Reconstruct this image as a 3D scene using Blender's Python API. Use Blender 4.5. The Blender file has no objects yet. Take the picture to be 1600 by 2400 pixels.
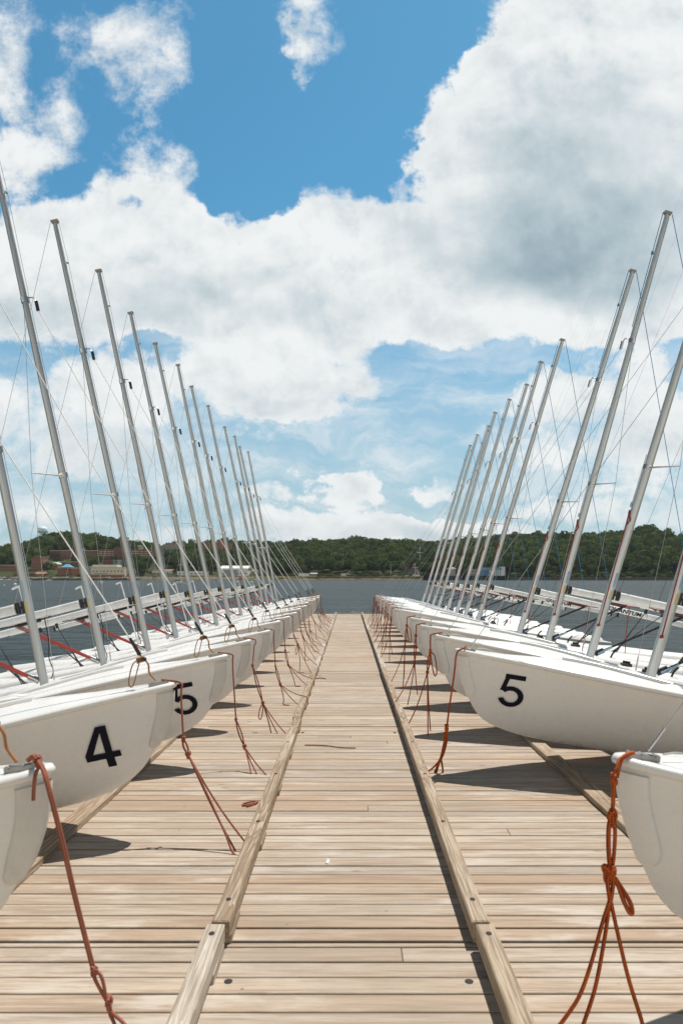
import bpy, bmesh, math, random
import numpy as np
from mathutils import Vector, Matrix
R = math.radians
rnd = random.Random(7)
nrs = np.random.RandomState(11)
SC = bpy.context.scene
COL = SC.collection

# ------------------------------------------------------------------ camera
CAM_H = 1.68                      # eye height above the dock
VPX, HZ, F = 817.0, 1355.0, 1600.0   # aisle's vanishing point / horizon / focal length on the 1600x2400 photograph
cam = bpy.data.cameras.new('camera'); camo = bpy.data.objects.new('camera', cam); COL.objects.link(camo)
camo.location = (0, 0, CAM_H); camo.rotation_euler = (R(90), 0, 0)
cam.sensor_fit = 'VERTICAL'; cam.sensor_height = 36; cam.lens = 24
cam.shift_x = -(VPX-800)/2400; cam.shift_y = (HZ-1200)/2400
cam.clip_start = .05; cam.clip_end = 6000
cam.dof.use_dof = True; cam.dof.focus_distance = 11; cam.dof.aperture_fstop = 4.0
SC.camera = camo

# ------------------------------------------------------------------ sun, exposure
SUN = Vector((.27, .28, 1.0)).normalized()
EL = math.asin(SUN.z); AZ = math.atan2(SUN.x, SUN.y)
sl = bpy.data.lights.new('sun', 'SUN'); sl.energy = 4.8; sl.angle = R(.5); sl.color = (1, .95, .87)
so = bpy.data.objects.new('sun', sl); COL.objects.link(so); so.location = (20, 30, 60)
so.rotation_euler = SUN.to_track_quat('Z', 'Y').to_euler()
SC.view_settings.view_transform = 'Standard'; SC.view_settings.look = 'None'
SC.view_settings.exposure = 0; SC.view_settings.gamma = 1
SC.cycles.max_bounces = 8; SC.cycles.transparent_max_bounces = 8
SC.cycles.sample_clamp_indirect = 6

# ------------------------------------------------------------------ node helpers
class NT:
    def __init__(s, tree): s.t = tree; s.n = tree.nodes; s.l = tree.links
    def node(s, typ, **kw):
        n = s.n.new(typ)
        for k, v in kw.items(): setattr(n, k, v)
        return n
    def put(s, sock, v):
        if isinstance(v, bpy.types.NodeSocket): s.l.new(v, sock)
        elif v is not None: sock.default_value = v
    def m(s, op, a, b=None, c=None, clamp=False):
        n = s.node('ShaderNodeMath', operation=op, use_clamp=clamp)
        for i, v in enumerate((a, b, c)):
            if v is not None: s.put(n.inputs[i], v)
        return n.outputs[0]
    def vm(s, op, a, b=None, c=None, out=0):
        n = s.node('ShaderNodeVectorMath', operation=op)
        for i, v in enumerate((a, b, c)):
            if v is not None: s.put(n.inputs[i], v)
        return n.outputs[out]
    def noise(s, vec, scale, detail=4, rough=.5, dist=0, dim='3D', out=0):
        n = s.node('ShaderNodeTexNoise', noise_dimensions=dim)
        s.put(n.inputs['Vector'], vec); n.inputs['Scale'].default_value = scale
        n.inputs['Detail'].default_value = detail; n.inputs['Roughness'].default_value = rough
        n.inputs['Distortion'].default_value = dist
        return n.outputs[out]
    def ramp(s, fac, stops):
        n = s.node('ShaderNodeValToRGB'); s.put(n.inputs[0], fac); e = n.color_ramp.elements
        while len(e) < len(stops): e.new(.5)
        for k, (p, c) in enumerate(stops):
            e[k].position = p; e[k].color = (*c, 1) if len(c) == 3 else c
        return n.outputs[0]
    def mix(s, fac, a, b, mode='MIX'):
        n = s.node('ShaderNodeMix', data_type='RGBA', blend_type=mode)
        s.put(n.inputs[0], fac)
        for i, v in ((6, a), (7, b)):
            s.put(n.inputs[i], (*v, 1) if isinstance(v, tuple) and len(v) == 3 else v)
        return n.outputs[2]
    def sstep(s, v, lo, hi):
        n = s.node('ShaderNodeMapRange', interpolation_type='SMOOTHSTEP'); s.put(n.inputs[0], v)
        s.put(n.inputs[1], lo); s.put(n.inputs[2], hi)
        return n.outputs[0]

# ------------------------------------------------------------------ sky with clouds
W = bpy.data.worlds.new('World'); SC.world = W; W.use_nodes = True
g = NT(W.node_tree); g.n.clear()
outw = g.node('ShaderNodeOutputWorld'); bg = g.node('ShaderNodeBackground'); g.l.new(bg.outputs[0], outw.inputs[0])
sky = g.node('ShaderNodeTexSky', sky_type='NISHITA'); sky.sun_disc = False
sky.sun_elevation = EL; sky.sun_rotation = AZ; sky.air_density = 1.0; sky.dust_density = .6; sky.ozone_density = 2.2
SKY_STRENGTH = .10
SKY_TINT = (.60, 1.26, 1.29)
bg.inputs[1].default_value = SKY_STRENGTH
tc = g.node('ShaderNodeTexCoord')
sx = g.node('ShaderNodeSeparateXYZ'); g.l.new(tc.outputs['Generated'], sx.inputs[0])
yy = g.m('MAXIMUM', g.m('ABSOLUTE', sx.outputs[1]), .12)
cu = g.m('DIVIDE', sx.outputs[0], yy); cv = g.m('DIVIDE', sx.outputs[2], yy)
cb = g.node('ShaderNodeCombineXYZ'); g.l.new(cu, cb.inputs[0]); g.l.new(cv, cb.inputs[1]); uv = cb.outputs[0]
# the cloud banks, as directions (tangent of bearing / elevation), their edges torn by noise
def scaled(v, k):
    o = g.vm('SCALE', v, None); o.node.inputs[3].default_value = k; return o
def cn(vec, sc, det, ro): return g.vm('SUBTRACT', g.noise(vec, sc, det, ro, 0, '3D', 1), (.5, .5, .5))
w1 = cn(uv, 4.5, 3, .5); w2 = cn(uv, 17, 4, .6)
warped = g.vm('ADD', uv, g.vm('ADD', scaled(w1, .10), scaled(w2, .05)))
def blobs(lst, coord, pw):
    acc = None
    for (x, y, rx, ry, w) in lst:
        u0, v0 = (x-VPX)/F, (HZ-y)/F; iu, iv = F/rx, F/ry
        q = g.vm('MULTIPLY_ADD', coord, (iu, iv, 0), (-u0*iu, -v0*iv, 0))
        d = g.vm('DOT_PRODUCT', q, q, out=1)
        k = g.m('MAXIMUM', g.m('SUBTRACT', 1.0, d), 0.0)
        t = g.m('MULTIPLY', g.m('POWER', k, pw), w)
        acc = t if acc is None else g.m('ADD', acc, t)
    return acc
CLOUDS = [(1560,90,540,400,1.35),(1350,400,470,330,1.3),(1580,500,480,320,1.3),(1200,350,250,290,.5),
  (370,410,150,150,.85),(250,570,290,190,1),(70,660,340,240,1.1),(520,640,360,200,1),(810,570,210,170,.9),(930,660,420,200,1.05),
  (1240,720,400,120,.85),(1480,770,300,110,.7),(720,740,420,110,.75),(300,740,460,120,.7),
  (370,125,150,160,.85),(240,60,150,90,.7),(60,270,190,190,.85),(0,90,120,180,.75),(40,370,130,95,.6),(190,215,120,120,.5),(370,250,40,60,.4),
  (700,50,170,120,.72),(765,140,95,90,.7),(530,10,100,55,.5),
  (90,990,350,160,.9),(350,905,250,95,.75),(690,900,330,105,1.0),(560,830,190,70,.7),(640,790,160,60,.5),(865,885,110,52,.55),(650,1000,210,55,.6),(420,1090,360,85,.55),
  (1490,950,330,140,.9),(1240,935,190,95,.6),(1540,1090,340,85,.7),(1140,1075,290,60,.40),(900,1100,250,40,.15),
  (800,1148,110,46,1.0),(850,1125,60,30,.6),(770,1222,230,48,1.0),(640,1160,90,30,.7),(1010,1140,72,27,.75),(960,1240,170,38,.95),(890,1170,40,20,.5),(700,1100,120,30,.3),(935,1240,110,36,.7),(905,1272,190,44,.75),
  (1330,1200,340,70,.7),(200,1215,380,70,.6),(1100,1250,220,42,.5),(560,1262,300,42,.4)]
HOLES = [(330,480,60,34,.9),(640,500,75,60,1.1),(530,455,60,50,.6),(870,455,50,50,.4),(1430,735,170,50,.5),(570,90,120,300,1.1),(540,270,180,120,.8),(700,330,210,150,.9),(860,200,150,280,1.0),
  (110,140,80,80,.65),(225,250,70,120,.6),(140,440,100,70,.8),(480,60,60,120,.5),(60,845,170,60,.7),(290,820,160,45,.5),(1000,890,140,90,.5),(1000,900,150,120,.8),(1010,830,260,50,.5),(560,1090,200,50,.35),(1130,870,110,60,.5),(1380,840,160,50,.5)]
body = blobs(CLOUDS, warped, .8)
hole = blobs(HOLES, warped, 1.0)
wisp = blobs([(170,190,470,380,1), (720,80,230,190,1)], uv, 1.0)
fb = g.noise(uv, 8, 10, .60, .15); fine = g.noise(uv, 34, 8, .68, .1)
lit = g.vm('ADD', uv, (.010, .030, 0)); fb2 = g.noise(lit, 8, 5, .60, .15)
tex = g.m('ADD', g.m('MULTIPLY', g.m('SUBTRACT', fb, .5), 1.9), g.m('MULTIPLY', g.m('SUBTRACT', fine, .5), g.m('ADD', 1.05, g.m('MULTIPLY', wisp, .9))))
dens = g.m('SUBTRACT', g.m('ADD', body, tex), g.m('ADD', .08, g.m('MULTIPLY', hole, .8)))
soft = g.noise(uv, 3.1, 3, .5)
cover = g.sstep(dens, g.m('SUBTRACT', .26, g.m('MULTIPLY', g.sstep(soft, .35, .65), .12)), g.m('ADD', g.m('ADD', .62, g.m('MULTIPLY', wisp, .55)), g.m('MULTIPLY', g.sstep(soft, .35, .65), .38)))
thin = g.m('MULTIPLY', g.m('MULTIPLY', g.sstep(g.noise(g.vm('MULTIPLY', warped, (1.6, 5.5, 1)), 3.0, 8, .62), .38, .70), .74), g.m('MULTIPLY', g.sstep(cv, .48, .22), g.sstep(cv, -.02, .06)))
cover = g.m('MAXIMUM', cover, thin)
# outside the photograph's field: sky reshaped as unseen fill light, a few thin clouds
far = g.m('MULTIPLY', g.sstep(g.noise(tc.outputs['Generated'], 3.0, 8, .6, .3), .52, .68), .55)
inside = g.m('MULTIPLY', g.sstep(g.m('ABSOLUTE', cu), .95, .6), g.m('MULTIPLY', g.sstep(cv, 1.25, .9), g.sstep(sx.outputs[1], -.05, .1)))
GREY = [(1300,570,540,170,.26),(1540,590,400,160,.17),(1250,420,470,300,.22),(1520,440,430,340,.19),(1400,250,460,300,.10),(480,700,340,110,.26),(130,750,340,120,.26),(820,730,280,80,.20),
  (1250,650,360,80,.20),(700,965,280,70,.26),(1500,1020,330,70,.24),(200,1060,380,90,.30),(330,630,260,80,.10),(800,1255,480,45,.30),(1350,1255,480,55,.26),(200,1265,480,50,.26)]
grey = blobs(GREY, g.vm('ADD', uv, scaled(w1, .14)), 1.0)
fr = g.noise(uv, 19, 6, .62, .1); fr2 = g.noise(g.vm('ADD', uv, (.005, .014, 0)), 19, 6, .62, .1)
relief = g.m('MULTIPLY', g.m('ADD', g.m('SUBTRACT', fb2, fb), g.m('MULTIPLY', g.m('SUBTRACT', fr2, fr), .32)), g.m('SUBTRACT', 1.5, g.m('MULTIPLY', g.m('MINIMUM', grey, .5), 2.2)))
lump = g.noise(uv, 5, 8, .58)
gsh = g.m('ADD', g.m('ADD', g.m('MULTIPLY', grey, g.m('ADD', .72, g.m('MULTIPLY', g.sstep(lump, .3, .7), .4))), relief), g.m('ADD', .10, g.m('MULTIPLY', g.m('SUBTRACT', lump, .5), .55)), clamp=True)
gsh = g.m('MULTIPLY', gsh, g.m('ADD', .15, g.m('MULTIPLY', g.sstep(dens, .35, 1.0), .85)), clamp=True)
ccol = g.ramp(gsh, [(0, (.88, .905, .91)), (.22, (.78, .82, .835)), (.5, (.58, .665, .705)), (.8, (.37, .475, .535)), (1, (.28, .385, .45))])
ccol = scaled(ccol, 1.0/SKY_STRENGTH)
skyc = g.mix(1.0, sky.outputs[0], SKY_TINT, 'MULTIPLY')
# thin bright veil low over the far shore
veil = g.m('MULTIPLY', g.sstep(cv, .58, -.03), .92)
skyc = g.mix(veil, skyc, tuple(c/SKY_STRENGTH for c in (.45, .59, .67)))
infield = g.mix(cover, skyc, ccol)
low = g.m('MULTIPLY', g.sstep(sx.outputs[2], .55, .05), g.sstep(sx.outputs[1], .05, -.55))  # added bright band low behind the camera, to light the shaded hulls
fill_sky = g.mix(1.0, sky.outputs[0], g.mix(low, (.36, .40, .36), (5.0, 3.7, 2.6)), 'MULTIPLY')  # warm added fill inside the band, sky elsewhere dimmed to deepen shadows
outfield = g.mix(far, fill_sky, tuple(c/SKY_STRENGTH for c in (.30, .31, .31)))
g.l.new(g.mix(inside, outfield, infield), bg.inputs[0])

# ------------------------------------------------------------------ materials
def mat(name, base, rough=.5, metal=0.0, spec=.5, fn=None, coat=0):
    m = bpy.data.materials.new(name); m.use_nodes = True
    t = NT(m.node_tree); p = t.n['Principled BSDF']
    p.inputs['Base Color'].default_value = (*base, 1); p.inputs['Roughness'].default_value = rough
    p.inputs['Metallic'].default_value = metal; p.inputs['Specular IOR Level'].default_value = spec
    p.inputs['Coat Weight'].default_value = coat; p.inputs['Coat Roughness'].default_value = .08
    if fn: fn(t, p)
    else: speckle(t, p, base)
    return m
def obco(t): return t.node('ShaderNodeTexCoord').outputs['Object']
def bump(t, p, h, strength=.3, dist=.01):
    b = t.node('ShaderNodeBump'); b.inputs['Strength'].default_value = strength; b.inputs['Distance'].default_value = dist
    t.put(b.inputs['Height'], h); t.l.new(b.outputs[0], p.inputs['Normal'])
def speckle(t, p, base, amt=.12, sc=9):
    n = t.noise(obco(t), sc, 5, .6)
    a = tuple(c*(1-amt) for c in base); b = tuple(min(1, c*(1+amt)) for c in base)
    t.l.new(t.ramp(n, [(.3, a), (.7, b)]), p.inputs['Base Color'])
def vary(c, lo, hi, sc, d=6, stretch=(1, 1, 1), rough=.6, bs=0, bd=.01):
    def f(t, p):
        v = t.vm('MULTIPLY', obco(t), stretch); n = t.noise(v, sc, d, rough)
        t.l.new(t.ramp(n, [(.3, lo), (.7, hi)]), p.inputs['Base Color'])
        if bs: bump(t, p, n, bs, bd)
    return f
def gel(dirt, k=1):
    def f(t, p):
        o = obco(t)
        n = t.noise(o, 2.2, 5, .55); n2 = t.noise(t.vm('MULTIPLY', o, (5, 5, 1.6)), 4, 7, .7)
        c = t.ramp(n, [(.3, (.745*k, .738*k, .722*k)), (.7, (.785*k, .78*k, .768*k))])
        t.l.new(t.mix(t.m('MULTIPLY', t.sstep(n2, .60, .80), dirt), c, (.62, .57, .49)), p.inputs['Base Color'])
        t.l.new(t.ramp(t.noise(o, 14, 4), [(.3, (.24,)*3), (.7, (.34,)*3)]), p.inputs['Roughness'])
    return f
def fender(t, p):
    o = obco(t); n = t.noise(t.vm('MULTIPLY', o, (9, 9, 4)), 3.5, 7, .7)
    t.l.new(t.ramp(n, [(.24, (.42, .37, .31)), (.34, (.62, .60, .565)), (.7, (.69, .68, .655))]), p.inputs['Base Color'])
def alu(lo, hi):
    def f(t, p):
        n = t.noise(t.vm('MULTIPLY', obco(t), (30, 30, .8)), 2, 5, .6)
        t.l.new(t.ramp(n, [(.3, lo), (.7, hi)]), p.inputs['Base Color'])
        t.l.new(t.ramp(n, [(.3, (.30,)*3), (.7, (.44,)*3)]), p.inputs['Roughness'])
    return f
def deckwood(t, p):
    o = t.node('ShaderNodeTexCoord').outputs['Object']
    ri = t.node('ShaderNodeNewGeometry').outputs['Random Per Island']
    off = t.node('ShaderNodeCombineXYZ'); t.l.new(t.m('MULTIPLY', ri, 37.0), off.inputs[0]); t.l.new(t.m('MULTIPLY', ri, 11.0), off.inputs[2])
    v = t.vm('ADD', o, off.outputs[0])
    g1 = t.noise(t.vm('MULTIPLY', v, (.8, 24, 1)), 1.8, 8, .66, .5)
    g2 = t.noise(t.vm('MULTIPLY', v, (3.0, 110, 1)), 1.6, 6, .7)
    big = t.noise(o, .55, 3, .5)
    stain = t.noise(t.vm('MULTIPLY', v, (1.2, 5, 1)), 1.3, 5, .65)
    c = t.ramp(ri, [(0, (.46, .31, .195)), (.12, (.54, .445, .345)), (.28, (.37, .315, .26)), (.42, (.58, .49, .385)), (.55, (.40, .275, .175)), (.7, (.50, .42, .335)), (.82, (.32, .25, .185)), (.92, (.56, .465, .36)), (1, (.42, .355, .285))])
    c = t.mix(t.m('MULTIPLY', t.sstep(g1, .44, .62), .95), c, t.mix(.70, c, (.24, .14, .078)))
    c = t.mix(t.m('MULTIPLY', t.sstep(g2, .48, .66), .62), c, (.21, .145, .095))
    c = t.mix(t.m('MULTIPLY', t.sstep(stain, .50, .70), .70), c, (.58, .535, .47))
    c = t.mix(t.m('MULTIPLY', t.sstep(big, .44, .62), .45), c, (.31, .225, .15))
    blot = t.noise(t.vm('MULTIPLY', o, (1, 1.6, 1)), 1.4, 7, .68)
    c = t.mix(t.m('MULTIPLY', t.sstep(blot, .53, .68), .50), c, (.30, .235, .175))
    wet = t.noise(t.vm('MULTIPLY', v, (1.5, 14, 1)), 1.1, 5, .7)
    c = t.mix(t.m('MULTIPLY', t.sstep(wet, .60, .72), .55), c, (.36, .34, .31))
    k = t.node('ShaderNodeTexVoronoi'); t.l.new(t.vm('MULTIPLY', v, (1.6, 5.2, 1)), k.inputs['Vector']); k.inputs['Scale'].default_value = 1.0
    c = t.mix(t.sstep(k.outputs['Distance'], .075, .03), c, (.20, .12, .07))
    sp = t.node('ShaderNodeTexVoronoi'); t.l.new(o, sp.inputs['Vector']); sp.inputs['Scale'].default_value = 4.5
    c = t.mix(t.m('MULTIPLY', t.sstep(sp.outputs['Distance'], .05, .02), .8), c, (.10, .085, .07))
    c = t.mix(.15, c, (.57, .54, .50))
    t.l.new(c, p.inputs['Base Color']); bump(t, p, t.m('ADD', g1, t.m('MULTIPLY', g2, .5)), .35, .004)
def railwood(lo, mid, hi):
    def f(t, p):
        o = obco(t)
        ob = t.node('ShaderNodeObjectInfo').outputs['Random']
        off = t.node('ShaderNodeCombineXYZ'); t.l.new(t.m('MULTIPLY', ob, 53.0), off.inputs[1]); t.l.new(t.m('MULTIPLY', ob, 7.0), off.inputs[0])
        v = t.vm('ADD', o, off.outputs[0])
        n = t.noise(t.vm('MULTIPLY', v, (8, .55, 8)), 1.0, 3, .5, .4)
        rings = t.m('FRACT', t.m('MULTIPLY', n, 16.0))
        r2 = t.m('MULTIPLY', t.sstep(rings, .0, .8), t.sstep(t.noise(v, 1.3, 3), .3, .6))
        fi = t.noise(t.vm('MULTIPLY', v, (90, 2.5, 90)), 1, 6, .65)
        c = t.ramp(r2, [(0, hi), (.55, mid), (1, lo)])
        c = t.mix(t.m('MULTIPLY', t.sstep(fi, .42, .62), .9), c, t.mix(.5, lo, (.20, .16, .12)))
        t.l.new(c, p.inputs['Base Color']); bump(t, p, t.m('ADD', r2, fi), .25, .004)
    return f
def braid(c1, c2, n=150):
    def f(t, p):
        uvn = t.node('ShaderNodeUVMap').outputs[0]; s = t.node('ShaderNodeSeparateXYZ'); t.l.new(uvn, s.inputs[0])
        a = t.m('MULTIPLY', s.outputs[0], 12.566); b = t.m('MULTIPLY', s.outputs[1], float(n))
        w = t.m('MULTIPLY', t.m('SINE', t.m('ADD', a, b)), t.m('SINE', t.m('SUBTRACT', a, b)))
        nz = t.noise(obco(t), 11, 3)
        k = t.sstep(w, -.1, .25)
        t.l.new(t.mix(t.m('MULTIPLY', k, t.sstep(nz, .2, .6)), c1, c2), p.inputs['Base Color']); bump(t, p, w, .6, .002)
    return f
def waterfn(t, p):
    o = obco(t)
    a = t.noise(t.vm('MULTIPLY', o, (.55, 1.0, 1)), 1.5, 6, .62, .3)
    b = t.noise(t.vm('MULTIPLY', o, (.10, .25, 1)), 1.0, 4, .55, .2)
    c = t.noise(t.vm('MULTIPLY', o, (.012, .05, 1)), 1.0, 3, .5)
    d = t.noise(t.vm('MULTIPLY', o, (.28, 1.5, 1)), 1.0, 5, .6, .4)
    h = t.m('ADD', t.m('ADD', t.m('MULTIPLY', a, .35), b), t.m('MULTIPLY', d, .35))
    n = t.sstep(c, .4, .65)
    bump(t, p, t.m('MULTIPLY', h, t.m('ADD', .65, t.m('MULTIPLY', n, .8))), 1.0, 1.5)
    t.l.new(t.mix(n, (.022, .036, .038), (.040, .055, .056)), p.inputs['Base Color'])
    p.inputs['Roughness'].default_value = .38; p.inputs['Specular IOR Level'].default_value = .20
    p.inputs['IOR'].default_value = 1.33
def forestfn(t, p):
    o = obco(t); ri = t.node('ShaderNodeNewGeometry').outputs['Random Per Island']
    sp = t.node('ShaderNodeAttribute', attribute_name='species').outputs['Fac']
    n2 = t.noise(o, .014, 3, .5)
    c = t.ramp(sp, [(0, (.022, .042, .020)), (.3, (.042, .070, .028)), (.55, (.060, .096, .036)), (.8, (.092, .132, .050)), (.95, (.125, .150, .060)), (1, (.085, .075, .045))])
    c = t.mix(t.m('MULTIPLY', ri, .5), c, t.mix(.6, c, (.11, .14, .055)))
    c = t.mix(t.m('MULTIPLY', t.sstep(n2, .4, .6), .3), c, (.035, .05, .02))
    t.l.new(c, p.inputs['Base Color'])
    tr = t.node('ShaderNodeBsdfTranslucent'); t.l.new(t.mix(1.0, c, (1.4, 1.5, .95), 'MULTIPLY'), tr.inputs[0])
    mx = t.node('ShaderNodeMixShader'); mx.inputs[0].default_value = .42
    t.l.new(p.outputs[0], mx.inputs[1]); t.l.new(tr.outputs[0], mx.inputs[2])
    t.l.new(mx.outputs[0], t.n['Material Output'].inputs[0])
def brickfn(c1, c2):
    def f(t, p):
        n = t.noise(obco(t), .35, 6, .7)
        t.l.new(t.ramp(n, [(.3, c1), (.7, c2)]), p.inputs['Base Color'])
    return f
M = {}
M['gel'] = mat('white_gelcoat', (.85,)*3, .28, 0, .5, gel(.02), .2)
M['gel_worn'] = mat('white_gelcoat_worn', (.82,)*3, .3, 0, .5, gel(.10), .2)
M['deck_white'] = mat('white_deck', (.85,)*3, .4, 0, .5, gel(.0, 1.0))
M['fender_grey'] = mat('worn_bow_fender', (.6,)*3, .7, 0, .3, fender)
M['alu'] = mat('brushed_aluminium', (.6,)*3, .35, .55, .5, alu((.40, .415, .43), (.56, .575, .585)))
M['alu_pale'] = mat('pale_anodised_aluminium', (.7,)*3, .4, .45, .5, alu((.56, .58, .59), (.68, .70, .705)))
M['cap'] = mat('mast_cap_metal', (.42, .38, .34), .45, .5)
M['steel'] = mat('stainless_steel', (.55, .55, .55), .25, .9)
M['plate'] = mat('weathered_steel_plate', (.30, .29, .28), .5, .6)
M['wire'] = mat('stay_wire', (.48, .48, .47), .4, .5)
M['boom_white'] = mat('white_boom_paint', (.80, .80, .79), .35)
M['black'] = mat('black_fittings', (.018, .018, .02), .4)
M['ink'] = mat('navy_black_vinyl', (.006, .007, .016), .6, 0, .15)
M['letters'] = mat('black_lettering', (.015, .015, .015), .4)
M['redink'] = mat('red_lettering', (.65, .05, .02), .4)
M['bluestick'] = mat('blue_sticker', (.28, .42, .58), .4)
M['yellowstick'] = mat('yellow_sticker', (.60, .48, .18), .4)
M['white_line'] = mat('white_line', (.84, .84, .83), .7)
M['blue_line'] = mat('blue_line', (.03, .2, .42), .7, 0, .3, braid((.04, .33, .62), (.03, .22, .46), 300))
M['red_line'] = mat('red_line', (.5, .04, .03), .7, 0, .3, braid((.40, .055, .04), (.20, .03, .03), 300))
M['dark_line'] = mat('dark_line', (.05, .05, .055), .7, 0, .3, braid((.03, .03, .035), (.11, .11, .12), 300))
M['black_line'] = mat('black_line', (.012, .012, .015), .7)
M['rope_faded'] = mat('faded_red_rope', (.35, .11, .07), .85, 0, .2, braid((.42, .155, .10), (.13, .048, .04), 420))
M['rope_orange'] = mat('orange_rope', (.42, .08, .02), .85, 0, .2, braid((.56, .115, .022), (.085, .020, .014), 420))
M['cord_tan'] = mat('tan_lashing_cord', (.4, .2, .08), .85, 0, .2, braid((.45, .22, .09), (.25, .11, .05), 400))
M['deckwood'] = mat('weathered_deck_boards', (.5, .4, .3), .8, 0, .25, deckwood)
M['railwood'] = mat('weathered_timber', (.4, .32, .24), .8, 0, .25, railwood((.27, .19, .125), (.41, .32, .23), (.50, .415, .32)))
M['railgrey'] = mat('bleached_timber', (.5, .45, .4), .8, 0, .25, railwood((.40, .34, .27), (.52, .46, .39), (.60, .55, .48)))
M['understruct'] = mat('dark_dock_frame', (.05, .042, .035), .9)
M['hole'] = mat('bolt_shade_disc', (.02, .018, .016), .7)  # flat dark disc, a bolt hole's shade put into its colour
M['water'] = mat('bay_water', (.03, .045, .045), .2, 0, .5, waterfn)
M['forest'] = mat('far_foliage', (.05, .07, .03), .9, 0, .1, forestfn)
M['trunk'] = mat('bark', (.09, .07, .05), .9)
M['earth'] = mat('wooded_ground', (.05, .055, .03), .95, 0, .1, vary(0, (.035, .045, .02), (.07, .085, .038), .05))
M['shore'] = mat('rocky_shore', (.2, .17, .13), .95, 0, .1, vary(0, (.07, .055, .04), (.27, .22, .16), .9, 7, (1, 1, 1), .7))
M['grass'] = mat('shore_grass', (.1, .11, .05), .95, 0, .1, vary(0, (.06, .075, .03), (.17, .155, .075), .2, 6))
M['stone'] = mat('seawall_stone', (.2, .19, .18), .9, 0, .2, vary(0, (.05, .048, .045), (.17, .16, .15), .8, 7, (1, 1, 2), .7))
M['rock'] = mat('rock_outcrop', (.25, .23, .22), .95, 0, .2, vary(0, (.06, .058, .05), (.19, .175, .155), .3, 7, (1, 1, 2), .7))
M['brick'] = mat('red_brick', (.2, .08, .05), .9, 0, .2, brickfn((.215, .105, .075), (.28, .14, .105)))
M['brick_dark'] = mat('dark_red_brick', (.14, .055, .04), .9, 0, .2, brickfn((.155, .080, .062), (.21, .11, .085)))
M['brick_pale'] = mat('orange_brick', (.25, .12, .08), .9, 0, .2, brickfn((.30, .13, .085), (.38, .18, .12)))
M['beige'] = mat('beige_cladding', (.45, .4, .31), .8, 0, .3, brickfn((.60, .54, .43), (.70, .64, .53)))
M['white_wall'] = mat('white_cladding', (.6, .6, .58), .7, 0, .3, brickfn((.68, .69, .68), (.78, .78, .77)))
M['grey_wall'] = mat('grey_cladding', (.3, .31, .32), .7, 0, .3, brickfn((.26, .28, .29), (.34, .36, .37)))
M['roof_pale'] = mat('pale_roof', (.55, .55, .54), .8)
M['roof_brown'] = mat('brown_roof', (.3, .19, .12), .8)
M['roof_green'] = mat('copper_green_roof', (.42, .56, .46), .7)
M['roof_blue'] = mat('blue_roof', (.12, .34, .52), .6)
M['blue_wall'] = mat('blue_panels', (.05, .20, .36), .6)
M['glass'] = mat('window_glass', (.035, .05, .06), .12, 0, .6)
M['pane_pale'] = mat('pale_window_band', (.35, .40, .43), .25, 0, .5)
M['glass_green'] = mat('curved_glass', (.14, .22, .23), .12, 0, .6)
M['tank_blue'] = mat('pale_blue_tank_paint', (.62, .80, .88), .5)
M['tank_deep'] = mat('deep_blue_tank_paint', (.06, .22, .38), .5)
M['quay'] = mat('black_quay_hull', (.012, .013, .016), .8)
M['paint_white'] = mat('white_paint', (.75, .75, .74), .5)
M['paint_navy'] = mat('navy_paint', (.03, .045, .08), .5)
M['orange'] = mat('orange_paint', (.65, .16, .03), .6)
M['carpaint_grey'] = mat('grey_car_paint', (.16, .17, .19), .35)
M['carpaint_red'] = mat('red_car_paint', (.3, .04, .03), .35)
M['tyre'] = mat('tyre_rubber', (.02, .02, .02), .9)
M['stripe'] = mat('flag_cloth', (.5, .2, .2), .9)
M['litter'] = mat('white_paper', (.8, .8, .8), .8)

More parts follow.
